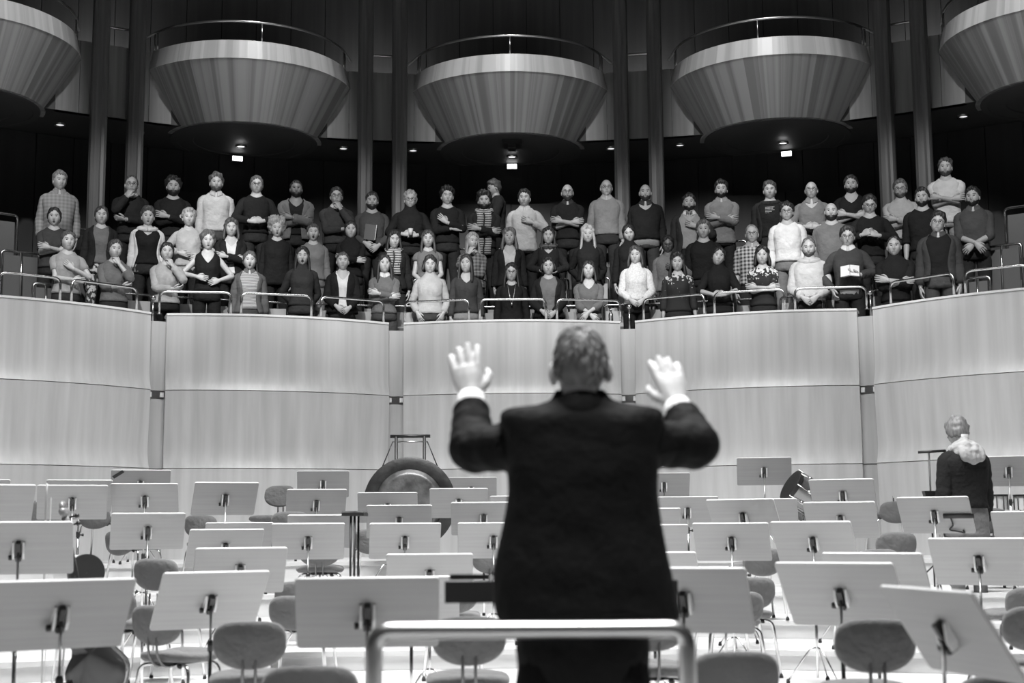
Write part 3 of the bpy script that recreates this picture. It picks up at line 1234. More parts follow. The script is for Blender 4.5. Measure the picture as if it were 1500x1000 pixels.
m.loft([lay(.05, -.085), lay(.6, -.08), lay(.97, -.062), lay(1, -.058), lay(.98, -.05), lay(.98, .05), lay(1, .058), lay(.97, .062), lay(.6, .085), lay(.05, .09)])
body = autosmooth(m.build('body', mat(.035, .12, spec=.8), t), 50)
m = MB()
m.tube([(0, -.09, .80), (0, -.06, hz - .14)], [.022, .016], 8)
m.build('neck', mat(.16, .25), t)
m = MB()
m.loft([[(sx * w_, y, z) for sx, y in ((-1, -.098), (1, -.098), (1, -.088), (-1, -.088))] for w_, z in ((.03, .55), (.018, hz - .14))])
m.build('fingerboard', M_BLACK, t, False)
m = MB()
pp = []
for k in range(34):
    a = k / 33 * 3.6 * PI
    r = .052 * (1 - k / 40)
    pp.append((0, -.05 - r * math.sin(a) - .02, hz - .01 + r * math.cos(a)))
m.tube([(0, -.06, hz - .16), (0, -.055, hz - .08), (0, -.02, hz - .03)] + pp[6:], [.026, .028, .026] + [.022 - .0003 * k for k in range(28)], 8)
m.build('scroll', mat(.22, .3, spec=.7), t)
for k in range(4):
    s_ = 1 if k % 2 else -1
    m = MB()
    m.tube([(0, -.055, hz - .15 + .025 * k), (s_ * .06, -.055, hz - .15 + .025 * k), (s_ * .062, -.055, hz - .15 + .025 * k), (s_ * .085, -.055, hz - .15 + .025 * k)], [.006, .006, .015, .012], 8)
    m.build('tuning_peg', M_BLACK, t)
m = MB()
m.tube([(0, 0, .0), (0, 0, .18)], .006, 6)
m.build('endpin', M_STEEL, t)
bw = thing('cello_bow', 'pale cello bow leaning upright against the scroll', 'bow', (c.x - .05, c.y - .14, fz + .05))
m = MB()
m.tube([(-.02, 0, 0), (-.035, 0, hz - .02), (-.03, -.01, hz + .06)], .006, 6)
m.build('stick', mat(.5, .4), bw)
MB().box((-.005, 0, hz * .5), (.004, .01, hz * .96)).build('bow_hair', mat(.75, .6), bw, False)

# drum lying on its side on a low stand, dark head towards the podium
q = P(112, 838, 10.7)
fz = floor_z(q.x, q.y)
t = thing('side_drum', 'drum lying on its side with a black head and glossy pale shell, behind the cello', 'drum', (q.x, q.y, q.z))
t.rotation_euler = (math.radians(90), 0, math.radians(38))
m = MB()
m.lathe([(.128, -.14), (.13, .2)], n=32)
autosmooth(m.build('shell', mat(.7, .12, spec=.8), t), 40)
m = MB()
m.lathe([(.137, .17), (.137, .205), (.125, .207), (.001, .2)], n=32, cap=False)
autosmooth(m.build('drum_head', M_BLACK, t), 40)
t2 = thing('drum_cradle', 'low chrome cradle stand under the lying drum', 'stand', (q.x, q.y, fz))
hh = q.z - fz - .14
for sx in (-1, 1):
    m = MB()
    m.tube([(sx * .12, -.12, 0), (sx * .07, -.05, hh), (sx * .07, .05, hh), (sx * .12, .12, 0)], .009, 6)
    m.build('leg_frame', M_CHROME, t2)
m = MB()
m.tube([(-.07, 0, hh), (.07, 0, hh)], .009, 6)
m.build('cross_bar', M_CHROME, t2)

# ------------------------------------------------------------------ people
def smooth01(x):
    x = np.clip(x, 0, 1)
    return x * x * (3 - 2 * x)


NT, NP = 38, 46
_th = np.linspace(.02, PI - .02, NT)
_u = np.linspace(-1, 1, NP, endpoint=False)
_ph = PI * np.sign(_u) * np.abs(_u) ** 1.35
TH, PH = np.meshgrid(_th, _ph, indexing='ij')
HX, HY, HZ = .078 * np.sin(TH) * np.sin(PH), -.098 * np.sin(TH) * np.cos(PH), .119 * np.cos(TH)
HZ0 = HZ
GRID_F = []
for i_ in range(NT - 1):
    for j_ in range(NP):
        a_, b_ = i_ * NP + j_, i_ * NP + (j_ + 1) % NP
        GRID_F.append((a_, a_ + NP, b_ + NP, b_))
CAPS = [tuple(range(NP)), tuple(range(NT * NP - 1, (NT - 1) * NP - 1, -1))]


def head_shape(mouth=0.0, jaw=1.0):
    x, y, z = HX.copy(), HY.copy(), HZ.copy()
    t = np.clip((-z - .005) / .112, 0, 1)
    x *= 1 - .24 * t ** 1.6 * (2 - jaw)
    fr = y < 0
    y = np.where(fr, y * (1 + .02 * t), y * (1 - .36 * t))
    y = np.where(y < -.075, -.075 + (y + .075) * .72, y)
    g = lambda a, c, s_: np.exp(-((a - c) / s_) ** 2)
    front = smooth01((-HY - .02) / .04)
    fz_ = smooth01((.014 - z) / .05) * smooth01((z + .047) / .012)
    y -= front * .026 * g(x, 0, .0115) * fz_
    y += front * .013 * g(np.abs(x), .031, .015) * g(z, .007, .012)
    y -= front * .008 * g(z, .026, .009) * smooth01((.055 - np.abs(x)) / .02)
    y -= front * .005 * g(x, 0, .022) * g(z, -.064, .009)
    y -= front * .008 * g(x, 0, .022) * g(z, -.102, .014)
    y -= front * .004 * g(np.abs(x), .042, .016) * g(z, -.03, .02)
    if mouth:
        y += front * .012 * g(x, 0, .012 + .004 * mouth) * g(z, -.067, .008 + .008 * mouth)
    return x, y, z


def head_mats(mouth):
    cx = (HX[:-1] + HX[1:]) / 2
    cz = (HZ[:-1] + HZ[1:]) / 2
    cy = (HY[:-1] + HY[1:]) / 2
    cx = (cx + np.roll(cx, -1, 1)) / 2
    cz = (cz + np.roll(cz, -1, 1)) / 2
    fr = cy < -.03
    mt = np.zeros(cx.shape, int)
    ax = np.abs(cx)
    eye = fr & (((ax - .031) / .0135) ** 2 + ((cz - .006) / .0056) ** 2 < 1)
    iris = fr & (((ax - .031) / .0065) ** 2 + ((cz - .006) / .0058) ** 2 < 1)
    brow = fr & (ax > .013) & (ax < .051) & (np.abs(cz - (.0245 + .006 * np.sin((ax - .013) / .038 * 2.4))) < .0038)
    lip = fr & ((cx / .024) ** 2 + ((cz + .064) / .0095) ** 2 < 1)
    mt[eye] = 1
    mt[iris] = 2
    mt[brow] = 3
    mt[lip] = 4
    if mouth:
        om = fr & ((cx / (.011 + .006 * mouth)) ** 2 + ((cz + .067) / (.004 + .014 * mouth)) ** 2 < 1)
        ring = fr & ((cx / (.016 + .006 * mouth)) ** 2 + ((cz + .067) / (.009 + .014 * mouth)) ** 2 < 1)
        mt[ring] = 4
        mt[om] = 5
    return list(mt.ravel()) + [0, 0]


def zhair(style, seed=0):
    HZ = HZ0 + .012 * np.sin(PH * 9 + seed) * np.sin(PH * 5 + seed * 2)
    a = np.degrees(np.abs(PH))
    if style == 'bald':
        pts = ([0, 60, 80, 95, 130, 180], [.30, .30, .02, -.015, -.06, -.07])
        lim = np.interp(a, *pts)
        m = smooth01((HZ - lim) / .012) * smooth01((.035 + .0002 * a - HZ) / .02)
        return m
    if style == 'receding':
        pts = ([0, 15, 35, 60, 80, 95, 130, 180], [.098, .100, .085, .058, .02, -.02, -.06, -.075])
    elif style in ('long', 'bob', 'tail', 'bun'):
        pts = ([0, 12, 40, 62, 78, 95, 180], [.082, .080, .055, .020, -.03, -.06, -.085])
    else:
        pts = ([0, 35, 60, 78, 95, 130, 180], [.074, .070, .045, .018, -.022, -.062, -.078])
    lim = np.interp(a, *pts)
    return smooth01((HZ - lim) / .014)


def nz3(x, y, z, f, seed):
    out = np.empty(x.shape)
    it = np.nditer([x, y, z, out], op_flags=[['readonly']] * 3 + [['writeonly']])
    for a, b, c, o in it:
        o[...] = noise.noise((float(a) * f + seed, float(b) * f, float(c) * f))
    return out


def hair_mesh(style, seed, vol=1.0, length=.25, part=0.0):
    m = MB()
    x, y, z = head_shape()
    k = zhair(style, seed)
    th = {'short': .021, 'curly': .044, 'bald': .007, 'receding': .012, 'buzz': .007, 'long': .024, 'bob': .025, 'bun': .019, 'tail': .018, 'wavy': .030}.get(style, .016) * vol
    n = nz3(x, y, z, 38 if style in ('curly', 'wavy') else 26, seed * 3.1)
    amp = .8 if style == 'curly' else .55
    topw = .55 + .75 * smooth01((z + .01) / .09)
    r = np.sqrt(x * x + y * y + z * z)
    off = np.where(k > .02, th * k * topw * (1 + amp * n), -.012 * (1 - k))
    if style == 'curly':
        off = off * (1 + .2 * (y > 0))
    s_ = 1 + off / r
    m.add(np.stack([x * s_, y * s_, z * s_], -1).reshape(-1, 3), GRID_F + CAPS)
    if style == 'bun':
        m.ball((0, .07, .105), (.042, .042, .038), 12, 8)
    if style == 'tail':
        m.tube(catmull([(0, .08, .03), (0, .135, .0), (.01, .13, -.10), (.02, .11, -.2)], 4), [.02, .026, .03, .031, .03, .03, .029, .027, .025, .022, .018, .013, .006], 10)
    if style in ('long', 'bob'):
        L_ = length
        nA, nR = 22, 9
        rings = []
        for q in range(nR):
            f_ = q / (nR - 1)
            zz = .045 - f_ * (L_ + .045)
            a0 = 54 + 8 * f_
            wx = .090 + .024 * math.sin(f_ * 2.0) * vol
            wy = .100 + .018 * f_
            out, inn = [], []
            for j in range(nA):
                a = math.radians(a0 + (360 - 2 * a0) * j / (nA - 1))
                wob = 1 + .07 * noise.noise((math.sin(a) * 5 + seed, math.cos(a) * 5, zz * 9)) + .03 * math.sin(a * 24 + seed)
                fo = -.035 * f_ * max(0, -math.cos(a + PI)) * 0
                p = Vector((math.sin(a) * wx * wob, -math.cos(a) * wy * wob + .012 * f_ - .02 * f_ * (abs(math.sin(a)) > .8), zz))
                out.append(p)
                i2 = .74 if q < nR - 1 else .9
                inn.append(Vector((p.x * i2, p.y * i2 + .0, zz)))
            rings.append(out + inn[::-1])
        m.loft(rings)
    return m


def beard_mesh(seed, full=1.0):
    m = MB()
    x, y, z = head_shape()
    a = np.degrees(np.abs(PH))
    lim = np.interp(a, [0, 12, 25, 45, 65, 82, 95, 180], [-.047, -.048, -.042, -.047, -.03, .0, -.2, -.2])
    k = smooth01((lim - HZ) / .010) * (a < 92)
    lip = ((HX / .019) ** 2 + ((HZ + .063) / .007) ** 2 < 1) & (HY < 0)
    k = np.where(lip, 0, k)
    n = nz3(x, y, z, 60, seed)
    off = np.where(k > .02, .009 * full * k * (1 + .5 * n), -.012)
    r = np.sqrt(x * x + y * y + z * z)
    s_ = 1 + off / r
    m.add(np.stack([x * s_, y * s_, z * s_], -1).reshape(-1, 3), GRID_F + CAPS)
    return m


def glasses_mesh():
    m = MB()
    for sx in (-1, 1):
        pts = [(sx * .033 + .023 * math.cos(2 * PI * k / 14), -.098 + .0, .003 + .017 * math.sin(2 * PI * k / 14)) for k in range(15)]
        m.tube(pts, .0024, 5, cap=False)
        m.tube([(sx * .056, -.097, .006), (sx * .072, -.07, .008), (sx * .080, .01, .006)], .0022, 5)
    m.tube([(-.010, -.099, .006), (0, -.103, .008), (.010, -.099, .006)], .0024, 5)
    return m


def rot_to(d, n):
    """frame: columns = side, palm normal, finger direction"""
    d = Vector(d).normalized()
    n = Vector(n)
    n = (n - d * n.dot(d)).normalized()
    s_ = n.cross(d)
    return Matrix((s_, n, d)).transposed()


def add_hand(m, w_, d, n, side, curl=.5, spread=.12, s=1.0, mat_=0, nf=6, curls=None, fat=1.0):
    """hand from wrist w_, fingers along d, palm facing n; side +1 puts the thumb on +side axis"""
    R = rot_to(d, n) * s
    w_ = Vector(w_)
    T = lambda p: w_ + R @ Vector(p)
    rings = []
    for z, hx, hy in ((-.02, .026, .021), (.0, .027, .019), (.03, .036, .017), (.06, .042, .016), (.085, .042, .013), (.094, .036, .008)):
        rings.append([T((hx * math.cos(2 * PI * k / 12), hy * math.sin(2 * PI * k / 12), z)) for k in range(12)])
    m.loft(rings, mat=mat_)
    for f_ in range(4):
        x = (.031 - .0205 * f_) * side
        ln = (.072, .081, .075, .058)[f_]
        cu = curl if curls is None else curls[f_]
        ang, p = 0.0, Vector((x, 0, .082))
        pts, rs = [Vector((x * .95, 0, .06)), p], [.0095, .0098]
        for q, part in enumerate((.46, .30, .24)):
            ang += cu * (.7, .9, .6)[q]
            sp = spread * (1.5 - f_) / 1.5 * side
            dirv = Vector((math.sin(sp), math.sin(ang), math.cos(ang)))
            p = p + dirv * ln * part
            pts.append(p)
            rs.append((.0095, .0090, .0076)[q])
        m.tube([T(q) for q in pts], [r_ * s * fat for r_ in rs], nf, mat_)
    th = [(.022, .004, .012), (.045, .012, .035), (.056, .02, .062), (.052, .03 + .012 * curl, .088)]
    m.tube([T((q[0] * side, q[1], q[2])) for q in th], [r_ * s for r_ in (.014, .0135, .0115, .007)], nf, mat_)


TORSO_M = dict(z=[.80, .88, .96, 1.06, 1.18, 1.28, 1.36, 1.415, 1.45, 1.475, 1.50, 1.535, 1.59],
               x=[.165, .170, .160, .150, .163, .178, .182, .152, .118, .090, .070, .061, .058],
               y=[.115, .122, .115, .108, .116, .122, .112, .092, .080, .070, .064, .062, .064],
               c=[.01, .01, .0, -.005, -.01, -.005, .005, .012, .016, .016, .012, .006, .0])
TORSO_F = dict(z=TORSO_M['z'], x=[.172, .178, .160, .132, .137, .148, .156, .134, .104, .078, .058, .049, .048],
               y=[.120, .126, .112, .098, .104, .108, .102, .088, .074, .062, .054, .051, .054], c=TORSO_M['c'])


def torso_pt(fem, z, a, infl=0.0, belly=0.0, broad=1.0):
    T_ = TORSO_F if fem else TORSO_M
    rx = np.interp(z, T_['z'], T_['x'])
    rx = rx * (1 + (broad - 1) * min(1, max(0, (1.46 - z) / .06))) + infl
    ry = np.interp(z, T_['z'], T_['y']) + infl
    cy = np.interp(z, T_['z'], T_['c'])
    sx, cx = math.sin(a), -math.cos(a)
    e = 2.5 if z < 1.40 else 2.0
    r = (abs(sx) ** e + abs(cx) ** e) ** (-1 / e)
    x, y = sx * r * rx, cx * r * ry + cy
    if cx < 0:
        y -= belly * .10 * math.exp(-((z - 1.06) / .13) ** 2) * (-cx)
        if fem:
            y -= .036 * (math.exp(-((abs(x) - .072) / .05) ** 2)) * math.exp(-((z - 1.235) / .062) ** 2)
    return (x, y, z)


def torso_ring(fem, z, infl=0.0, n=28, belly=0.0, broad=1.0):
    return [torso_pt(fem, z, 2 * PI * k / n, infl, belly, broad) for k in range(n)]


SHO, UPA, FOA = (.170, .012, 1.362), .285, .255


def solve_arm(side, wrist, hint, fem):
    k = .88 if fem else 1.0
    S = Vector((side * SHO[0] * k, SHO[1], SHO[2]))
    W = Vector(wrist)
    ua, fa = UPA * (.95 if fem else 1), FOA * (.95 if fem else 1)
    v = W - S
    L_ = min(v.length, (ua + fa) * .995)
    v.normalize()
    W = S + v * L_
    a = (ua * ua - fa * fa + L_ * L_) / (2 * L_)
    h = math.sqrt(max(ua * ua - a * a, 0))
    hv = Vector(hint)
    hv = (hv - v * hv.dot(v)).normalized()
    E = S + v * a + hv * h
    return S, E, W


def arm_path(S, E, W, side):
    a = S - Vector((side * .06, 0, -.03))
    d1, d2 = (E - S), (W - E)
    pts = [a, S, S + d1 * .4, S + d1 * .8, E, E + d2 * .2, E + d2 * .6, W]
    return catmull(pts, 3)


def radii(lst, n):
    return list(np.interp(np.linspace(0, 1, n), np.linspace(0, 1, len(lst)), lst))


ARM_R = [.042, .050, .047, .041, .039, .040, .034, .026]


def POSE(name, mir=False, j=0.0):
    """per side: wrist, elbow hint, finger direction, palm normal, curl"""
    o = (1, .35, -.15)
    P_ = {
        'down': {-1: ((-.222, -.03, .832), (-.4, 1, 0), (.05, -.08, -1), (1, .2, 0), .35), 1: ((.222, -.03, .832), (.4, 1, 0), (-.05, -.08, -1), (-1, .2, 0), .35)},
        'back': {-1: ((-.10, .155, .95), (-.8, .2, 0), (.7, .1, -.7), (0, 1, 0), .5), 1: ((.10, .175, .93), (.8, .2, 0), (-.7, .1, -.7), (0, 1, 0), .5)},
        'clasp': {-1: ((-.085, -.185, .97), (-.8, .7, -.1), (.75, -.25, -.6), (.2, 1, .1), .7), 1: ((.085, -.195, .955), (.8, .7, -.1), (-.75, -.2, -.6), (-.2, 1, .1), .7)},
        'claspmid': {-1: ((-.09, -.23, 1.07), (-1, .2, -.5), (.9, -.15, .05), (.1, 1, -.1), .8), 1: ((.09, -.24, 1.06), (1, .2, -.5), (-.9, -.1, .1), (-.1, 1, -.1), .8)},
        'clasphigh': {-1: ((-.10, -.26, 1.18), (-1, .1, -.8), (.85, -.2, .35), (.2, .8, -.2), .6), 1: ((.10, -.26, 1.16), (1, .1, -.8), (-.85, -.2, .3), (-.2, .8, -.2), .6)},
        'cross': {-1: ((.075, -.195, 1.145), (-1, .15, -.75), (1, .02, .12), (0, 1, 0), .25), 1: ((-.075, -.228, 1.165), (1, .1, -.7), (-1, .06, .22), (0, 1, .1), .2)},
        'crosshand': {-1: ((.06, -.195, 1.13), (-1, .15, -.75), (1, .02, .05), (0, 1, 0), .25), 1: ((-.02, -.225, 1.20), (1, .1, -.8), (-.75, .0, .65), (.1, 1, 0), .15)},
        'chin': {-1: ((.09, -.205, 1.10), (-1, .15, -.75), (1, .02, .1), (0, .6, .8), .5), 1: ((.055, -.175, 1.405), (.75, -.15, -1), (-.35, .15, .9), (-.5, .75, 0), .9)},
        'chest': {-1: ((.08, -.205, 1.08), (-1, .15, -.75), (1, .02, .0), (0, 1, 0), .3), 1: ((.06, -.175, 1.235), (1, .1, -.75), (-.75, .04, .6), (0, 1, .0), .15)},
        'chestdown': {-1: ((-.222, -.03, .832), (-.4, 1, 0), (.05, -.08, -1), (1, .2, 0), .35), 1: ((.09, -.18, 1.23), (1, .15, -.75), (-.9, .04, .4), (0, 1, 0), .15)},
        'belly': {-1: ((-.13, -.165, 1.10), (-1, .35, -.3), (.92, -.18, -.2), (.2, 1, .0), .15), 1: ((.15, -.12, 1.06), (1, .5, -.1), (-.8, -.3, -.3), (-.2, 1, 0), .3)},
        'hold': {-1: ((-.20, -.06, .95), (-1, .4, 0), (.15, -.4, -.9), (1, .2, 0), .5), 1: ((.13, -.25, 1.08), (1, .3, -.5), (-.8, -.3, .15), (0, .2, 1), .55)},
        'pocket': {-1: ((-.185, -.09, .93), (-.7, .9, 0), (.4, -.1, -.9), (.6, .8, 0), .4), 1: ((.185, -.09, .93), (.7, .9, 0), (-.4, -.1, -.9), (-.6, .8, 0), .4)},
        'low': {-1: ((.02, -.20, .97), (-1, .25, -.3), (.7, -.1, -.65), (0, 1, 0), .5), 1: ((-.03, -.225, .99), (1, .25, -.4), (-.6, -.05, -.75), (0, 1, 0), .4)},
    }[name]
    if mir:
        fl = lambda v: (-v[0], v[1], v[2])
        P_ = {-sd: (fl(w_), fl(h), fl(d), fl(n), c) for sd, (w_, h, d, n, c) in P_.items()}
    return P_


def noisy(verts, seed, amp, f=9.0):
    out = []
    for p in verts:
        v = Vector(p)
        k = noise.noise(v * f + Vector((seed * 1.7, 0, 0))) + .5 * noise.noise(v * f * 2.3 + Vector((0, seed, 0)))
        h = Vector((v.x, v.y, 0))
        if h.length > 1e-4:
            v = v + h.normalized() * k * amp
        out.append(tuple(v))
    return out


def garment(fem, infl, z0, z1, sleeve, arms, seed, belly=0, broad=1, vneck=0.0, open_=None, sl_infl=.012, flare=0.0, crew=True):
    """torso shell + sleeves; vneck lowers the front neckline, open_ leaves the front open"""
    m = MB()
    n = 32
    turtle = z1 > 1.49
    zs = list(np.linspace(z0, 1.36, 15)) + [1.385, 1.405, 1.425, 1.445, 1.46, 1.475, 1.486]
    if turtle:
        zs += [1.505, 1.525, min(z1, 1.55)]
    V = []
    for z in zs:
        for j in range(n):
            if open_ is not None:
                w_ = math.radians(np.interp(z, open_[0], open_[1]))
                a = w_ + (2 * PI - 2 * w_) * j / (n - 1)
            else:
                a = 2 * PI * j / n
            zz = z
            if not turtle:
                ang = math.degrees(min(a, 2 * PI - a))
                lim = np.interp(ang, [0, 12, 30, 60, 100, 180], [1.447 - vneck, 1.449 - vneck * .78, 1.456 - vneck * .3, 1.472, 1.482, 1.49])
                zb = 1.22
                if z > zb:
                    zz = zb + (z - zb) * (lim - zb) / (1.486 - zb)
            e = infl * (1 if zz < 1.42 else .75) + flare * max(0, (1.05 - zz))
            V.append(torso_pt(fem, zz, a, e, belly, broad))
    V = noisy(V, seed, .009, 8)
    F = []
    for i in range(len(zs) - 1):
        for j in range(n if open_ is None else n - 1):
            a, b = i * n + j, i * n + (j + 1) % n
            F.append((a, b, b + n, a + n))
    m.add(V, F)
    k0 = len(m.v)
    for sd, (S, E, W) in arms.items():
        if sleeve <= 0.02:
            continue
        path = arm_path(S, E, W, sd)
        N_ = len(path)
        cut = max(4, int(round(N_ * sleeve)))
        rr = [r + sl_infl + .004 for r in radii(ARM_R, N_)]
        if fem:
            rr = [r * .88 for r in rr]
        rr = [r * (1 + .05 * math.sin(q * 2.4 + seed) * (q > 4)) for q, r in enumerate(rr)]
        pth = path[:cut]
        rs = rr[:cut]
        if sleeve > .9:
            rs[-1] *= .98
        st = len(m.v)
        m.tube(pth, rs, 12, cap=True)
        for q in range(st, len(m.v)):
            v = Vector(m.v[q])
            kk = noise.noise(v * 16 + Vector((seed, 3, 0))) * .006
            m.v[q] = (v.x + kk, v.y - abs(kk), v.z + kk)
    return m


def trousers_mesh(fem, hip_z, seed, infl=.003):
    m = MB()
    zz = [1.05, 1.0, .95, .90, .86, .82]
    m.loft([noisy(torso_ring(fem, z, infl, 24), seed, .004) for z in zz])
    for sd in (-1, 1):
        path, rs = [], []
        for z, x, r in ((.90, .085, .085), (.80, .095, .092), (.65, .10, .082), (.48, .105, .064), (.30, .11, .058), (.05 + hip_z, .115, .056)):
            path.append((sd * x, .01, z if z != .05 + hip_z else .05 + hip_z))
            rs.append(r + infl * .5)
        m.tube(path, rs, 14)
    return m


def collar_mesh(fem, spread=24):
    m = MB()
    n = 26
    rings = []
    for z, e in ((1.455, .010), (1.503, .010), (1.506, .016), (1.452, .036), (1.446, .032)):
        r_ = []
        for k in range(n):
            a = math.radians(spread * .4 + (360 - spread * .8) * k / (n - 1))
            rx = np.interp(z, [1.45, 1.51], [.090, .066]) * (.88 if fem else 1) if e < .02 else .090 * (.88 if fem else 1)
            drop = -.035 * max(0, math.cos(a)) ** 4 if e > .02 else -.012 * max(0, math.cos(a)) ** 2
            r_.append((math.sin(a) * (rx + e * .4), -math.cos(a) * (rx * .9 + e * .4) + .012, z + drop))
        rings.append(r_)
    m.loft(rings, cap=False, closed=False)
    return m


def scarf_mesh(fem, hang=.5):
    m = MB()
    pts = []
    for k in range(25):
        a = 2 * PI * k / 24
        pts.append((math.sin(a) * .098, -math.cos(a) * .088 + .005, 1.475 - .03 * math.cos(a)))
    m.tube(pts, [.036 + .006 * math.sin(k * 2.3) for k in range(25)], 10)
    if hang:
        for x in (-.06, .05):
            m.loft([[(x + q * .045 + .01 * math.sin(z * 20), y - .0, z) for q, y in ((-1, -.155), (1, -.155), (1, -.135), (-1, -.135))] for z in np.linspace(1.44, 1.44 - hang, 8)])
    return m


def hood_mesh():
    m = MB()
    pts = []
    for k in range(25):
        a = 2 * PI * k / 24
        pts.append((math.sin(a) * .112, -math.cos(a) * .098 + .015, 1.465 + .022 * -math.cos(a) - .02))
    m.tube(pts, [.034 + .022 * (-math.cos(2 * PI * k / 24) < -.0) * 0 + .018 * max(0, -math.cos(2 * PI * k / 24)) for k in range(25)], 10)
    return m


PEOPLE_DBG = []
SKIN = {}


def person(label, loc, rz, H, fem=False, pose='down', mir=False, top=.02, tk='cloth', neck='crew', sleeve=.97, jacket=None, jopen=22, trousers=.025, hair='short', hg=.03,
           vol=1.0, hlen=.26, beard=0, glasses=False, skin=.40, yaw=0, tilt=0, roll=0, mouth=0.0, belly=0.0, broad=1.0, collar=None, scarf=None, hood=None, top2=None,
           s=None, seed=0, bare=False, group=None, prop=None, sc=1.0, jsleeve=.97, hem=.93, ihem=.95, head_fwd=0.0, tname='sweater', shoes=True, armset=None, jk='cloth', trk='cloth', tr2=None):
    s = (1.0 if fem else 1.06) * sc if s is None else s
    t = thing('person', label, 'person', loc, rz, group)
    dz = H - 1.732 * s                           # upper body keeps its size, the legs take up the difference
    PS = POSE(pose, mir) if armset is None else armset
    rnd = random.Random(seed)
    arms = {}
    for sd in (-1, 1):
        w_, h_, d_, n_, c_ = PS[sd]
        jit = Vector((rnd.uniform(-.012, .012), rnd.uniform(-.008, .0), rnd.uniform(-.015, .015)))
        wv = Vector(w_) + jit
        if belly and wv.y < -.1:
            wv.y -= belly * .07
        arms[sd] = solve_arm(sd, wv, h_, fem)
    Mup = Matrix.Translation((0, 0, dz)) @ Matrix.Scale(s, 4)
    Mhead = Mup @ Matrix.Translation((0, -.010 - head_fwd, 1.606)) @ Matrix.Rotation(math.radians(yaw), 4, 'Z') @ Matrix.Rotation(math.radians(tilt), 4, 'X') @ Matrix.Rotation(math.radians(roll), 4, 'Y')
    hs = Matrix.Scale(1.03 if fem else 1.04, 4)
    Mhead = Mhead @ hs
    # body: head, neck, trunk, arms and hands in one mesh
    b = MB()
    x, y, z = head_shape(mouth, 1.08 if not fem else .95)
    b.add(np.stack([x, y, z], -1).reshape(-1, 3), GRID_F + CAPS, head_mats(mouth))
    for sd in (-1, 1):
        b.ball((sd * .079, .008, -.006), (.009, .019, .031), 8, 6)
    b.xform(Mhead)
    k0 = len(b.v)
    b.loft([torso_ring(fem, zz, -.002, 20, belly, broad) for zz in (.84, .95, 1.06, 1.18, 1.25, 1.32, 1.38, 1.415, 1.44, 1.46, 1.48, 1.50, 1.53, 1.56, 1.60)])
    for sd in (-1, 1):
        S, E, W = arms[sd]
        path = arm_path(S, E, W, sd)
        rr = radii(ARM_R, len(path))
        if fem:
            rr = [r * .86 for r in rr]
        b.tube(path, rr, 10)
        w_, h_, d_, n_, c_ = PS[sd]
        fr = (Vector(n_)).cross(Vector(d_))
        # thumb side: upwards / towards the body front
        Rm = rot_to(d_, n_)
        sidev = Rm.col[0]
        pref = Vector((-sd * .2, -.6, .9)) if abs(Vector(d_).normalized().z) < .75 else Vector((-sd * .3, -1, .0)) if d_[2] < 0 else Vector((-sd, -.2, .3))
        add_hand(b, W, d_, n_, 1 if sidev.dot(pref) > 0 else -1, c_, .10, .93 if fem else 1.03)
    b.xform(Mup, k0)
    sk = mat(skin, .5, kind='skin')
    hm = mat(hg, .55, kind='hair')
    bm_ = [sk, mat(skin * .85, .3), mat(.012, .25), mat(min(.5 * hg + .5 * skin * .4, skin * .5), .7), mat(skin * .62, .45), mat(.015, .6)]
    b.build('body', bm_, t)
    if hair:
        h_ = hair_mesh(hair, seed, vol, hlen)
        h_.xform(Mhead)
        h_.build('hair', hm, t)
    if beard:
        q = beard_mesh(seed, beard)
        q.xform(Mhead)
        q.build('beard', mat(hg * .9, .7, kind='hair'), t)
    if glasses:
        q = glasses_mesh()
        q.xform(Mhead)
        q.build('glasses', M_BLACK, t)
    # clothes
    inner = jacket is not None
    g = garment(fem, .010, hem if not inner else ihem, 1.55 if neck == 'turtle' else 1.485, (.3 if inner else sleeve), arms, seed, belly, broad,
                vneck=.11 if neck == 'v' else .15 if neck == 'deep' else .03, sl_infl=.012)
    if bare:
        pass
    g.xform(Mup)
    tm = mat(top, .85, kind=tk, g2=top2, amp=.14)
    o = g.build(tname if not inner else 'shirt', tm, t)
    so = o.modifiers.new('thickness', 'SOLIDIFY')
    so.thickness, so.offset = .005, 1
    if inner:
        zz = [.85, 1.1, 1.30, 1.42, 1.49]
        ww = [jopen * 1.15, jopen, jopen * 1.2, jopen * 1.5, 60]
        g = garment(fem, .024, hem - .04, 1.485, jsleeve, arms, seed + 5, belly, broad, open_=(zz, ww), sl_infl=.020, flare=.06)
        g.xform(Mup)
        o = g.build('jacket', mat(jacket, .85, kind=jk, amp=.14), t)
        so = o.modifiers.new('thickness', 'SOLIDIFY')
        so.thickness, so.offset = .008, 1
    tr = trousers_mesh(fem, 0, seed)
    # stretch legs below the hip so the feet reach the floor
    hipz = .95
    out = []
    for v in tr.v:
        zv = v[2]
        if zv > hipz:
            out.append((v[0] * s, v[1] * s, zv * s + dz))
        else:
            hw_ = hipz * s + dz
            out.append((v[0] * s, v[1] * s, .05 + (zv - .05) / (hipz - .05) * (hw_ - .05)))
    tr.v = out
    tr.build('trousers' if trk == 'cloth' else 'skirt', mat(trousers, .85, kind=trk, g2=tr2, amp=.2), t)
    if shoes:
        for sd in (-1, 1):
            m = MB()
            m.loft([[(sd * .118 + wx * math.cos(2 * PI * k / 10), yy, max(0.0, .045 * hh + .045 * hh * math.sin(2 * PI * k / 10))) for k in range(10)]
                    for yy, wx, hh in ((.09, .02, .5), (.07, .036, .9), (0, .04, 1.0), (-.08, .044, .75), (-.15, .036, .6), (-.18, .012, .4))])
            m.build('shoe', M_BLACK, t)
    if collar is not None:
        q = collar_mesh(fem)
        q.xform(Mup)
        o = q.build('collar', mat(collar, .8), t)
        so = o.modifiers.new('thickness', 'SOLIDIFY')
        so.thickness = .004
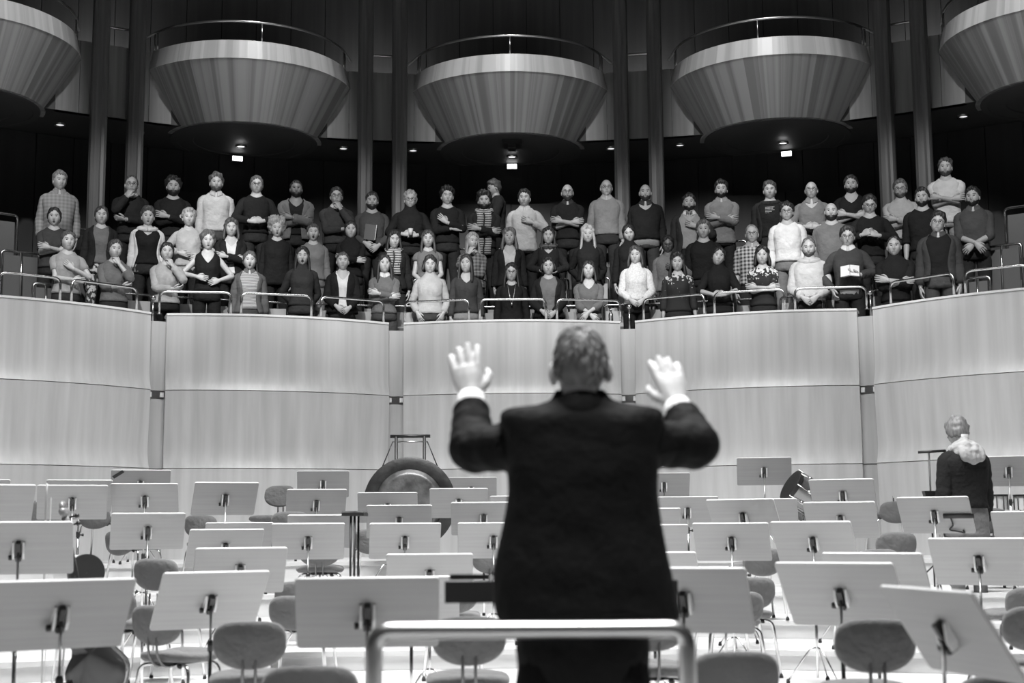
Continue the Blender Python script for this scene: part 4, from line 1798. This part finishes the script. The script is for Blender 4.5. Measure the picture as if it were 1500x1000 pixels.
    if scarf:
        q = scarf_mesh(fem, scarf[2])
        q.xform(Mup)
        q.build('scarf', mat(scarf[0], .9, kind='stripe_h' if scarf[1] is not None else 'cloth', g2=scarf[1], sc=.5), t)
    if hood is not None:
        q = hood_mesh()
        q.xform(Mup)
        q.build('hood', mat(hood, .9, kind='cloth'), t)
    return t, arms, Mup, Mhead


def wrist_world(res, sd):
    t, arms, Mup, Mh = res
    W = Mup @ arms[sd][2]
    return t, W

# ------------------------------------------------------------------ the choir
def choir(px, ytop, row, label, dr=0.0, turn=None, **kw):
    r = ray(px, ytop)
    u, wz = r.x / r.y, r.z / r.y
    R = RR[row] + dr
    # nearest crossing of the sight line with the tier arc
    A, B, C_ = u * u + 1, -2 * CY, CY * CY - R * R
    t_ = (-B + math.sqrt(B * B - 4 * A * C_)) / (2 * A)
    X, Y, zt = u * t_, t_, CAMZ + wz * t_
    H = zt - ZR[row] - (.022 if kw.get('hair', 'short') not in ('bald', None) else .004)
    v = Vector((.2 - X, 6.0 - Y))
    rz = math.atan2(v.x, -v.y) * .8 if turn is None else math.radians(turn)
    PEOPLE_DBG.append((px, row, round(H, 2)))
    kw.setdefault('seed', px)
    return person(label, (X, Y, ZR[row]), rz, H, group=None, **kw)


F = dict(fem=True, skin=.44)
# --- top tier
choir(88, 250, 3, 'man in a grey checked shirt with rolled belly, arms hanging, above the tier end rail', top=.20, tk='check', top2=.30, belly=.9, broad=1.08, hair='short', hg=.16, collar=.24, yaw=12, trousers=.03, tname='shirt')
choir(193, 256, 3, 'man with glasses in a dark sweater, hand on his chin, in front of a column', pose='chin', mir=True, top=.022, hair='receding', hg=.06, glasses=True, collar=.4)
choir(254, 259, 3, 'man with bushy dark hair and full beard in a black sweater', pose='cross', top=.016, hair='curly', vol=.7, hg=.015, beard=1.3, skin=.36, sc=1.02)
choir(317, 254, 3, 'bearded man in a pale grey V-neck sweater with arms hanging', dr=0.07, top=.42, neck='v', hair='short', vol=1.5, hg=.09, beard=.9, collar=.4, trousers=.05)
choir(376, 257, 3, 'man with glasses and hair tied back in a black sweater, hands folded low', dr=-0.07, pose='claspmid', mir=True, top=.016, hair='bun', hg=.10, glasses=True, skin=.44)
choir(434, 263, 3, 'man with short black hair and beard in an open grey jacket, arms crossed', pose='cross', top=.015, neck='v', jacket=.13, jopen=20, hair='buzz', vol=1.5, hg=.012, beard=.8, skin=.16)
choir(493, 274, 3, 'man with glasses in a charcoal sweater over a white collar, fist at his chin', pose='chin', top=.05, hair='short', hg=.03, glasses=True, collar=.55)
p8 = choir(545, 281, 3, 'bearded man in a dark grey sweater holding a black folder', dr=0.05, pose='clasp', top=.07, hair='short', hg=.035, beard=.8)
p9 = choir(601, 279, 3, 'man with wavy fair hair and glasses in a black turtleneck holding a paper cup', pose='claspmid', top=.016, neck='turtle', hair='curly', vol=.5, hg=.28, glasses=True, broad=1.05, trousers=.02)
choir(655, 274, 3, 'man with long dark fringe in black, one hand laid on his crossed arm', pose='crosshand', top=.016, hair='wavy', vol=1.2, hg=.014, skin=.4, yaw=5)
choir(709, 281, 3, 'man with dark curls and beard wearing a long block-striped scarf', pose='cross', top=.02, hair='curly', vol=.8, hg=.013, beard=1, scarf=(.04, .42, .62), skin=.34)
choir(725, 262, 3, 'person in a dark jacket turned sideways in the row behind the striped scarf', dr=.62, turn=-75, pose='claspmid', top=.012, jacket=.02, hair='short', hg=.06, tilt=14, skin=.3)
choir(768, 277, 3, 'man in a pale crumpled shirt with one hand on his chest', pose='chestdown', top=.46, tk='cloth', hair='short', hg=.025, collar=.5, yaw=-6, tname='shirt', hem=.84)
choir(831, 270, 3, 'balding bearded man with glasses in a black rolled-sleeve shirt, arms crossed', pose='cross', top=.017, sleeve=.62, hair='bald', hg=.05, beard=.8, glasses=True, collar=.02, tname='shirt')
choir(888, 263, 3, 'tall balding older man with glasses in a grey sweater over a collared shirt', top=.20, hair='bald', hg=.25, glasses=True, collar=.35, yaw=4, trousers=.03)
choir(945, 270, 3, 'stout bald man with goatee in a black zip sweater', top=.018, hair='bald', hg=.04, beard=.6, broad=1.16, belly=.5, collar=.03, trousers=.05, neck='v')
p17 = choir(1009, 283, 3, 'man in a dark suit jacket over a pale grey waistcoat and bow tie', dr=-0.09, pose='chestdown', top=.32, jacket=.035, jopen=30, hair='short', hg=.02, beard=.5, collar=.75, neck='v')
choir(1056, 264, 3, 'man with dark hair in a light denim overshirt, arms crossed high', dr=0.07, pose='cross', top=.20, jacket=None, hair='short', vol=1.3, hg=.015, collar=.22, skin=.36, tname='overshirt', hem=.84, beard=.4)
p19 = choir(1127, 265, 3, 'man in a black hooded jacket open over a printed black T-shirt', top=.014, jacket=.022, jopen=34, hair='short', hg=.06, vol=1.2, hood=.03)
choir(1188, 266, 3, 'balding man with dark glasses in a mid-grey zip sweater, hands folded', pose='claspmid', top=.15, neck='v', hair='bald', hg=.08, glasses=True, collar=.18, skin=.36)
choir(1246, 256, 3, 'man with short beard in a black V-neck T-shirt, bare forearms crossed', pose='cross', top=.015, neck='v', sleeve=.36, hair='short', hg=.025, beard=.7, tname='t_shirt')
choir(1318, 263, 3, 'man with glasses and moustache in a pale grey sweater, arms crossed', pose='cross', top=.40, hair='short', hg=.10, glasses=True, beard=.5, neck='v')
choir(1384, 231, 3, 'tall bearded man in a white T-shirt, bare arms crossed, highest of the choir', dr=.15, pose='cross', top=.58, sleeve=.36, hair='curly', vol=.45, hg=.06, beard=.6, tname='t_shirt', hem=.86, trousers=.3)
# --- middle tier
choir(80, 303, 2, 'woman with dark hair in a charcoal T-shirt, bare arms crossed, beside the tier end rail', pose='cross', top=.05, sleeve=.45, hair='tail', hg=.02, yaw=-6, mouth=.5, tname='t_shirt', **F)
choir(149, 301, 2, 'woman with a bun in a black cardigan, grey top and boldly patterned skirt', pose='down', top=.14, trousers=.04, trk='pattern', tr2=.55, jacket=.02, jopen=24, hair='bun', hg=.04, **F)
choir(217, 303, 2, 'woman with cropped swept-up hair in a white hooded jacket over a black V-neck', top=.014, neck='v', jacket=.62, jopen=42, hair='short', vol=1.5, hg=.06, mouth=.4, broad=1.08, hood=.62, **F)
choir(277, 305, 2, 'woman with short fair hair in a pale button blouse, hands at her waist', pose='belly', top=.40, hair='short', vol=1.4, hg=.30, broad=1.1, belly=.3, tname='blouse', trousers=.015, **F)
choir(339, 320, 2, 'smiling woman with wavy shoulder hair in a black cardigan over a white top', pose='cross', top=.6, neck='v', jacket=.016, jopen=16, hair='long', hlen=.16, vol=1.2, hg=.06, **F)
choir(406, 321, 2, 'singing woman with a halo of fair curls in a black dress', top=.015, hair='curly', vol=1.15, hg=.30, mouth=.45, broad=1.15, belly=.3, trousers=.015, hem=.80, tname='dress', **F)
choir(459, 327, 2, 'singing woman with very short hair in a mid-grey sweater and matching trousers', top=.20, hair='short', hg=.07, mouth=.9, trousers=.20, broad=1.05, neck='crew', **F)
choir(514, 323, 2, 'woman with dark swept-back hair in a black turtleneck, behind the woman in a black cardigan', pose='cross', top=.014, neck='turtle', hair='tail', hg=.02, **F)
choir(577, 338, 2, 'woman with dark loose hair and a black-and-white patterned scarf', top=.03, jacket=.018, jopen=26, hair='long', hlen=.15, vol=1.2, hg=.02, scarf=(.05, .5, .34), yaw=10, **F)
choir(627, 337, 2, 'woman with long brown hair in a grey T-shirt with ruffled short sleeves', pose='clasp', top=.16, sleeve=.28, hair='long', hlen=.22, hg=.06, tname='t_shirt', **F)
choir(692, 340, 2, 'woman with long fair hair in a checked shirt, fingers touching her chin', pose='chin', mir=True, top=.06, tk='check', top2=.22, hair='long', hlen=.22, hg=.28, yaw=18, tname='shirt', **F)
choir(746, 334, 2, 'woman with long wavy hair in a black tracksuit jacket over a white top', top=.55, neck='v', jacket=.02, jopen=20, hair='long', hlen=.20, vol=1.35, hg=.13, tilt=-10, **F)
choir(803, 332, 2, 'woman with long dark hair and a dark neck scarf in a black V-neck sweater', pose='claspmid', top=.02, neck='v', hair='long', hlen=.24, hg=.025, scarf=(.04, .12, 0), **F)
choir(861, 330, 2, 'woman with long wavy blonde hair over a black turtleneck', pose='back', top=.018, neck='turtle', hair='long', hlen=.30, vol=1.3, hg=.36, **F)
choir(921, 328, 2, 'woman with dark hair combed back in a black polo-neck, looking down', top=.015, neck='turtle', hair='tail', hg=.018, tilt=10, roll=-8, **F)
choir(978, 344, 2, 'dark-skinned woman with glasses in a grey sweater looking down', pose='chestdown', top=.15, hair='bun', hg=.012, glasses=True, tilt=12, fem=True, skin=.11, broad=1.1)
choir(1030, 322, 2, 'young man with short fair hair in a black crew-neck sweater', top=.016, hair='short', vol=1.2, hg=.10)
choir(1101, 328, 2, 'older man with glasses in a black-and-white checked shirt', top=.04, tk='check', top2=.5, hair='receding', hg=.18, glasses=True, collar=.3, tname='shirt', sleeve=.6)
choir(1152, 296, 2, 'young man with dark hair and glasses in a tight white long-sleeved top', top=.66, hair='short', vol=1.3, hg=.018, glasses=True, skin=.38, trousers=.16, sc=.98)
choir(1217, 297, 2, 'bald man with dark beard in a grey sweater', top=.15, hair='bald', hg=.02, beard=.9, broad=1.12, belly=.4)
choir(1273, 285, 2, 'man with glasses in a black sweater looking down at his raised hands', pose='clasphigh', top=.016, hair='short', hg=.02, glasses=True, tilt=14, yaw=6)
choir(1350, 274, 2, 'bearded man with dark hair in a black sweater with pushed-up sleeves', top=.016, hair='short', hg=.02, beard=.6, sleeve=.72, yaw=-5)
choir(1424, 273, 2, 'man with black moustache in a dark button shirt by the tier end rail', pose='low', mir=True, top=.06, hair='short', hg=.015, beard=.35, sleeve=.75, collar=.07, skin=.34, yaw=-8, tname='shirt')
# --- lowest tier
choir(100, 337, 1, 'woman with hair pinned up in a pale T-shirt, one hand on her collarbone', pose='chest', top=.30, sleeve=.36, hair='bun', hg=.07, yaw=8, tname='t_shirt', trousers=.03, **F)
choir(169, 350, 1, 'woman with a high bun in a grey T-shirt, hand raised to her chin', pose='chin', top=.13, sleeve=.8, hair='bun', hg=.05, yaw=10, tname='t_shirt', **F)
choir(245, 354, 1, 'woman with dark smooth hair in a pale grey long-sleeved top, hand by her throat', pose='chin', mir=False, top=.36, hair='tail', hg=.015, trousers=.015, **F)
choir(305, 338, 1, 'woman with curly pinned-up hair in a black tank top, bare arms, hands on her belly', pose='belly', top=.012, neck='deep', sleeve=0, hair='bun', vol=1.8, hg=.09, tname='tank_top', trousers=.012, mouth=.2, **F)
choir(366, 367, 1, 'singing woman in an open denim jacket over a striped shirt', top=.5, tk='stripe_h', top2=.08, jacket=.09, jopen=30, hair='tail', hg=.08, mouth=.6, collar=.10, trousers=.05, **F)
choir(443, 361, 1, 'woman with long dark hair, mouth wide open, in a charcoal turtleneck', pose='back', top=.035, neck='turtle', hair='long', hlen=.24, hg=.018, mouth=1.0, trousers=.04, **F)
choir(502, 368, 1, 'woman with short slicked hair in a black cardigan over a white top', pose='clasp', top=.66, neck='v', jacket=.014, jopen=17, hair='short', vol=.6, hg=.08, trousers=.05, **F)
choir(563, 373, 1, 'woman with long dark hair in a grey sweater with white collar, arms crossed', pose='cross', top=.13, hair='long', hlen=.26, hg=.02, collar=.6, tilt=-6, yaw=6, trousers=.06, **F)
choir(630, 374, 1, 'woman with short dark hair in a pale marled turtleneck sweater, hands in pockets', pose='pocket', top=.40, neck='turtle', hair='bob', hlen=.07, hg=.03, trousers=.05, broad=1.1, **F)
choir(683, 373, 1, 'woman with long hair over one shoulder in a dark satin V-neck blouse and pale jeans', top=.05, neck='v', hair='long', hlen=.26, hg=.03, trousers=.26, yaw=-14, tilt=-8, tname='blouse', **F)
p57 = choir(749, 385, 1, 'woman with glasses and long dark hair in a black dress with a long necklace', top=.014, hair='long', hlen=.24, hg=.02, glasses=True, trousers=.014, hem=.82, tname='dress', **F)
choir(803, 376, 1, 'woman with short dark hair in a black cardigan over a grey top, hands folded', pose='clasp', top=.17, jacket=.018, jopen=27, hair='bob', hlen=.05, hg=.018, broad=1.05, **F)
choir(862, 382, 1, 'woman with dark shoulder hair in a grey V-neck sweater, forearms crossed low', pose='low', top=.12, neck='v', hair='long', hlen=.17, hg=.02, tilt=-8, sleeve=.8, **F)
choir(931, 360, 1, 'woman with straight brown hair in a white cable-knit turtleneck, hands folded on a post', pose='clasp', top=.62, tk='knit', neck='turtle', hair='long', hlen=.15, hg=.05, yaw=-8, trousers=.015, **F)
choir(992, 370, 1, 'woman with long dark curls in a black top sprinkled with sequins', top=.018, tk='floral', top2=.55, hair='long', hlen=.24, vol=1.4, hg=.018, sleeve=.85, trousers=.03, **F)
choir(1052, 361, 1, 'woman with smooth dark hair in a black polo-neck, head tilted, fingers touching', pose='claspmid', top=.014, neck='turtle', sleeve=.68, hair='tail', hg=.015, roll=12, yaw=6, **F)
choir(1116, 360, 1, 'woman with a dark bob in a black sweater with a white floral print, forearms crossed', pose='cross', top=.014, tk='floral', top2=.6, sleeve=.6, hair='bob', hlen=.13, hg=.012, **F)
choir(1184, 347, 1, 'man in a pale grey hooded sweatshirt with hands folded', pose='clasp', top=.46, hair='receding', hg=.10, beard=.5, hood=.46, tilt=8, broad=1.05, trousers=.02, tname='sweatshirt')
p65 = choir(1241, 331, 1, 'man with glasses in a dark sweater over a white collar, reading an open book', dr=0.04, pose='hold', top=.05, hair='short', vol=1.2, hg=.035, glasses=True, collar=.6, belly=.3, tilt=6)
choir(1309, 345, 1, 'balding man in a black turtleneck, arms crossed', dr=0.06, pose='cross', top=.015, neck='turtle', sleeve=.8, hair='receding', hg=.03)
choir(1373, 310, 1, 'man with glasses in a dark jacket open over a black shirt, leaning towards his neighbour', top=.013, jacket=.045, jopen=30, hair='short', vol=1.2, hg=.02, glasses=True, roll=8, trousers=.06, collar=.05)

# small things held by the singers
t, W = wrist_world(p8, 1)
M8 = t.matrix_basis @ p8[2]
fo = thing('folder', 'black folder with a white page edge held against a dark sweater', 'folder')
fo.matrix_basis = M8
MB().box((-.03, -.205, 1.13), (.15, .02, .22), 0, Matrix.Rotation(.12, 3, 'Y')).build('cover', M_BLACK, fo, False)
MB().box((.05, -.205, 1.13), (.008, .014, .21), 0, Matrix.Rotation(.12, 3, 'Y')).build('page_edge', mat(.75, .7), fo, False)
cp = thing('paper_cup', 'small pale paper cup held by the man in a black turtleneck', 'cup')
cp.matrix_basis = p9[0].matrix_basis @ p9[2]
m = MB()
m.lathe([(.026, 1.05), (.034, 1.14), (.031, 1.14), (.024, 1.055)], (.0, -.30, 0), 16)
m.build('cup_wall', mat(.6, .6), cp)
bk = thing('open_book', 'open white book in the hand of the man with a white collar', 'book')
bk.matrix_basis = p65[0].matrix_basis @ p65[2]
for sx in (-1, 1):
    MB().box((.02 + sx * .055, -.31, 1.13), (.11, .018, .16), 0, Matrix.Rotation(-.5, 3, 'X') @ Matrix.Rotation(sx * .25, 3, 'Z')).build('page_block', mat(.72, .7), bk, False)
MB().box((.02, -.295, 1.125), (.24, .006, .17), 0, Matrix.Rotation(-.5, 3, 'X')).build('cover', M_BLACK, bk, False)
# printed lines on the T-shirt
for j, wd in enumerate((.13, .12, .13, .10, .06)):
    m = MB()
    for q in range(int(wd / .018)):
        m.box((-.062 + q * .018 + .004, -.143, 1.355 - j * .02), (.013, .004, .007 if j < 4 else .003))
    m.xform(p19[2])
    m.build('print_line', mat(.6, .8), p19[0], False)
# bow tie and necklace
m = MB()
for sx in (-1, 1):
    m.loft([[(sx * x, -.098 - .01 * q, 1.462 + q2 * h) for q, q2 in ((0, -1), (1, -1), (1, 1), (0, 1))] for x, h in ((.004, .008), (.045, .022))])
m.xform(p17[2])
m.build('bow_tie', M_BLACK, p17[0], False)
m = MB()
m.tube(catmull([(-.055, -.062, 1.47), (-.05, -.115, 1.40), (-.03, -.165, 1.27), (0, -.168, 1.16), (.03, -.165, 1.27), (.05, -.115, 1.40), (.055, -.062, 1.47)], 5), .004, 5)
m.ball((0, -.17, 1.15), (.014, .008, .02), 8, 6)
m.xform(p57[2])
m.build('necklace', M_STEEL, p57[0])
# water bottle on the ledge
bt = P(895, 470, 18.95)
t = thing('water_bottle', 'clear plastic water bottle standing on the balcony ledge', 'bottle', (bt.x, bt.y, Z_TOP + .026))
m = MB()
m.lathe([(.03, 0), (.032, .02), (.032, .13), (.013, .17), (.013, .19)], n=16)
m.build('bottle_body', mat(.9, .08, kind='glass'), t)
m = MB()
m.lathe([(.014, .188), (.014, .205)], n=12)
m.build('cap', mat(.6, .5), t)

# ------------------------------------------------------------------ person in the grey hood among the stands
hp = P(1407, 606, 13.35)
fz = floor_z(hp.x, hp.y)
hooded = person('person in a dark jacket with a pale grey hood, back turned to the hall', (hp.x, hp.y, fz), math.radians(-162), hp.z - fz - .05,
                top=.17, jacket=.016, jopen=12, hair='curly', vol=.55, hg=.17, hood=None, tilt=26, head_fwd=.045, trousers=.15, hem=1.0, ihem=.70, broad=1.12, glasses=True, sc=1.02, seed=77, tname='shirt', yaw=-25)
# draped hood: folds piled round the neck and hanging down the back
t, arms, Mup, Mh = hooded
m = MB()
for lv, (z, rx, ry, r, yo) in enumerate(((1.49, .088, .080, .034, .0), (1.462, .105, .095, .038, .02), (1.42, .095, .075, .040, .06))):
    pts = []
    for k in range(25):
        a = 2 * PI * k / 24
        pts.append((math.sin(a) * rx, -math.cos(a) * ry + yo, z + .035 * math.cos(a) * (-1) + .012 * math.sin(3 * a + lv)))
    m.tube(pts, [r * (1 + .2 * math.sin(k * 1.9 + lv)) for k in range(25)], 10)
for k in range(5):
    x = (-.07, -.035, 0, .035, .07)[k]
    m.tube(catmull([(x * 1.1, .085, 1.49), (x * 1.3, .13, 1.45), (x * 1.2, .148, 1.39), (x * .7, .150, 1.33 + abs(x) * .6)], 4), radii([.03, .036, .034, .022], 13), 10)
m.xform(Mup)
h_ = m.build('hood', mat(.36, .9, kind='cloth', amp=.2), t)
rm = h_.modifiers.new('fuse', 'REMESH')
rm.mode, rm.voxel_size, rm.use_smooth_shade = 'VOXEL', .009, True
sm = h_.modifiers.new('soft', 'SMOOTH')
sm.iterations = 3

# ------------------------------------------------------------------ the conductor
CD = 4.3
S_ = CD / FPX            # metres per pixel at the conductor


def C(px, py, dy=0.0):
    q = P(px, py, CD + dy)
    return Vector((q.x, q.y, q.z))


base = C(850, 700)
cx0 = C(850, 620).x
con = thing('person', 'conductor in a black suit seen from behind, both arms raised', 'person', (cx0, CD, .22), 0)


def L(px, py, dy=0.0):
    return C(px, py, dy) - Vector((cx0, CD, .22))


# arm chain: shoulder, elbow, wrist, finger direction (conductor faces +y)
ARM = {-1: (L(764, 655, .03), L(692, 657, .15), L(690, 586, .29)), 1: (L(942, 650, .03), L(1020, 652, .15), L(993, 598, .29))}


def eval_remesh(mb, name, vox, it):
    me = mb.mesh(name)
    o = bpy.data.objects.new(name, me)
    col.objects.link(o)
    r_ = o.modifiers.new('r', 'REMESH')
    r_.mode, r_.voxel_size = 'VOXEL', vox
    s2 = o.modifiers.new('s', 'SMOOTH')
    s2.iterations, s2.factor = it, .5
    dg = bpy.context.evaluated_depsgraph_get()
    ev = o.evaluated_get(dg)
    em = ev.to_mesh()
    vv = [tuple(v.co) for v in em.vertices]
    ff = [tuple(p.vertices) for p in em.polygons]
    ev.to_mesh_clear()
    bpy.data.objects.remove(o)
    bpy.data.meshes.remove(me)
    return vv, ff


hm_ = MB()
for sd in (-1, 1):
    S, E, W = ARM[sd]
    d2 = (W - E)
    path = catmull([S, S.lerp(E, .5), E, E.lerp(W, .5), W], 4)
    hm_.tube(path, radii([.055, .050, .045, .040, .030], len(path)), 14)
    tips = L(679, 518, .36) if sd < 0 else L(978, 545, .36)
    d = (tips - W)
    n = Vector((.12 * -sd, 1, -.25))
    cur = [.14, .06, .08, .16]
    add_hand(hm_, W + d.normalized() * .015, d, n, -sd if rot_to(d, n).col[0].x > 0 else sd, .25, .11 if sd < 0 else .08, 1.25, nf=10, curls=cur, fat=1.12)
nk = [L(848, 640), L(848, 612), L(849, 585, .0), L(849, 555, .02)]
hm_.loft([[(p.x + rx * math.sin(2 * PI * k / 20), p.y + ry * math.cos(2 * PI * k / 20), p.z) for k in range(20)] for p, rx, ry in
          ((L(850, 900), .15, .10), (L(850, 760), .155, .105), (L(850, 680), .165, .105), (L(850, 632), .13, .07), (nk[1], .068, .064), (nk[2], .061, .062), (nk[3], .058, .060))])
vv, ff = eval_remesh(hm_, 'tmp', .005, 2)
b = MB()
hc = L(850, 540, .02)
Mh = Matrix.Translation(hc) @ Matrix.Rotation(PI + math.radians(4), 4, 'Z') @ Matrix.Rotation(math.radians(-3), 4, 'X') @ Matrix.Rotation(math.radians(3), 4, 'Y') @ Matrix.Scale(.96, 4)
x, y, z = head_shape(0)
b.add(np.stack([x, y, z], -1).reshape(-1, 3), GRID_F + CAPS, head_mats(0))
for sd in (-1, 1):
    m2 = MB()
    m2.ball((0, 0, 0), (.014, .022, .037), 14, 10)
    m2.xform(Matrix.Translation((sd * .088, .006, -.012)) @ Matrix.Rotation(sd * -.35, 4, 'Z'))
    b.add(m2.v, m2.f, 0)
b.xform(Mh)
b.add(vv, ff, 0)
sk = mat(.6, .5, kind='skin')
b.build('body', [sk, mat(.45, .3), mat(.012, .25), mat(.1, .7), mat(.3, .45), mat(.015, .6)], con)
h_ = hair_mesh('short', 4, .62)
rl = random.Random(3)
for k in range(230):                       # short locks combed out from the crown
    az = rl.uniform(0, 2 * PI)
    t0 = rl.uniform(.05, 1.55) if abs(math.sin(az / 2)) > .25 else rl.uniform(.05, .9)
    t1 = t0 + rl.uniform(.22, .38)
    pts = []
    for tt in (t0, (t0 + t1) / 2, t1):
        v = Vector((math.sin(tt) * math.sin(az + .35 * tt), math.sin(tt) * math.cos(az + .35 * tt), math.cos(tt)))
        v = Matrix.Rotation(-.55, 3, 'X') @ v
        back = v.y < 0 and v.z < .55
        if back:
            break
        off = .010 + .008 * max(0, v.z) + (.003 if tt == t1 else 0)
        pts.append(Vector((v.x * (.078 + off), v.y * ((.098 if v.y < 0 else .098 * (1 - .3 * max(0, -v.z))) + off), v.z * (.119 + off))))
    if len(pts) == 3 and pts[-1].z > -.06:
        h_.tube(pts, [.0035, .0065, .0015], 5)
h_.xform(Mh)
h_.build('hair', mat(.17, .5, kind='hair'), con)

# jacket: trunk and sleeves fused into one skin
j = MB()
rows = [  # pixel y, left x, right x, front-back half depth, superellipse power
    (903, 727, 1000, .165, 2.3), (880, 722, 994, .165, 2.3), (840, 722, 984, .160, 2.4), (800, 729, 976, .152, 2.5), (760, 738, 969, .145, 2.6), (720, 744, 964, .142, 2.7),
    (680, 744, 964, .140, 2.8), (650, 742, 964, .130, 2.9), (625, 735, 970, .118, 3.2), (610, 732, 973, .104, 3.2), (601, 734, 970, .090, 3.0), (596, 746, 958, .080, 2.6), (592, 785, 925, .070, 2.4), (586, 806, 898, .070, 2.2), (576, 811, 890, .068, 2.0), (570, 814, 887, .066, 2.0)]
rings = []
for py, xl, xr, hy, e in rows:
    a_, b_ = L(xl, py), L(xr, py)
    cxr, rx = (a_.x + b_.x) / 2, (b_.x - a_.x) / 2
    rg = []
    for k in range(40):
        a = 2 * PI * k / 40
        c, s_ = math.cos(a), math.sin(a)
        r = (abs(c) ** e + abs(s_) ** e) ** (-1 / e)
        rg.append((cxr + rx * r * c, .02 + hy * r * s_, (a_.z + b_.z) / 2 + (.02 * math.sin(3 * a) if py > 895 else 0)))
    rings.append(rg)
j.loft(rings)
for sd in (-1, 1):
    S, E, W = ARM[sd]
    S0 = S + Vector((-sd * .05, 0, 0))
    path = catmull([S0, S.lerp(E, .35), S.lerp(E, .8), E, E.lerp(W, .35), E.lerp(W, .82)], 5)
    rs = radii([.075, .074, .074, .076, .068, .060], len(path))
    rs = [r * (1 + .045 * math.sin(i * 2.1)) for i, r in enumerate(rs)]
    j.tube(path, rs, 18)
# folds: soft diagonal drags across the back and waist
vv, ff = eval_remesh(j, 'tmp', .009, 5)
out = []
for p in vv:
    v = Vector(p)
    k = noise.noise(Vector((v.x * 3.2, v.y * 3, v.z * 9))) * .010 + noise.noise(Vector((v.x * 8 + v.z * 5, v.y * 6, v.z * 14 + 4))) * .005
    h = Vector((v.x, v.y, 0))
    out.append(tuple(v + Vector((0, 1 if v.y > 0 else -1, 0)) * k + Vector((v.x, 0, 0)) * k * .6))
jb = MB().add(out, ff, 0)
jo = jb.build('jacket', mat(.009, .8, kind='cloth', amp=.15), con)
# collar roll, vent line and back seam
m = MB()
cb = L(850, 590)
m.loft([[(cb.x + (rx) * math.sin(2 * PI * k / 32), .018 - ry * math.cos(2 * PI * k / 32), L(850, py).z - (.03 * (1 - math.cos(2 * PI * k / 32)))) for k in range(32)] for py, rx, ry in
        ((612, .118, .092), (606, .116, .096), (592, .092, .090), (578, .078, .080), (574, .072, .074), (580, .066, .068), (606, .066, .068))], cap=False)
m.build('jacket_collar', mat(.009, .75, kind='cloth'), con)
# white shirt: collar band and cuffs
m = MB()
m.lathe([(.064, -.03), (.066, .016), (.060, .016)], (L(850, 583).x, .015, L(850, 583).z), 28)
m.build('shirt_collar', mat(.70, .8), con)
for sd in (-1, 1):
    S, E, W = ARM[sd]
    q0, q1 = E.lerp(W, .72), E.lerp(W, 1.06)
    m = MB()
    m.tube([q0, q0.lerp(q1, .5), q1, q1, q0.lerp(q1, .6)], [.046, .0455, .044, .037, .036], 20)
    m.build('shirt_cuff', mat(.80, .8), con)
# trousers and shoes
m = MB()
zt = L(850, 890).z
m.loft([[(rx * math.cos(2 * PI * k / 28) + xo, ry * math.sin(2 * PI * k / 28) + .02, z_) for k in range(28)] for z_, rx, ry, xo in
        ((zt + .08, .17, .12, 0), (zt - .03, .195, .13, 0), (zt - .12, .20, .13, 0), (zt - .22, .19, .12, 0))])
for sd in (-1, 1):
    m.tube([(sd * .09, .02, zt - .1), (sd * .10, .02, zt - .25), (sd * .105, .02, .5), (sd * .115, .02, .25), (sd * .12, .02, .06)], [.095, .105, .085, .075, .075], 16)
m.build('trousers', mat(.013, .85, kind='cloth', amp=.15), con)
for sd in (-1, 1):
    m = MB()
    m.loft([[(sd * .12 + wx * math.cos(2 * PI * k / 12), yy, max(.0, .045 * hh + .045 * hh * math.sin(2 * PI * k / 12))) for k in range(12)]
            for yy, wx, hh in ((-.07, .02, .6), (-.05, .04, 1), (.03, .043, 1.0), (.11, .048, .75), (.19, .038, .6), (.22, .012, .4))])
    m.build('shoe', mat(.012, .25), con)
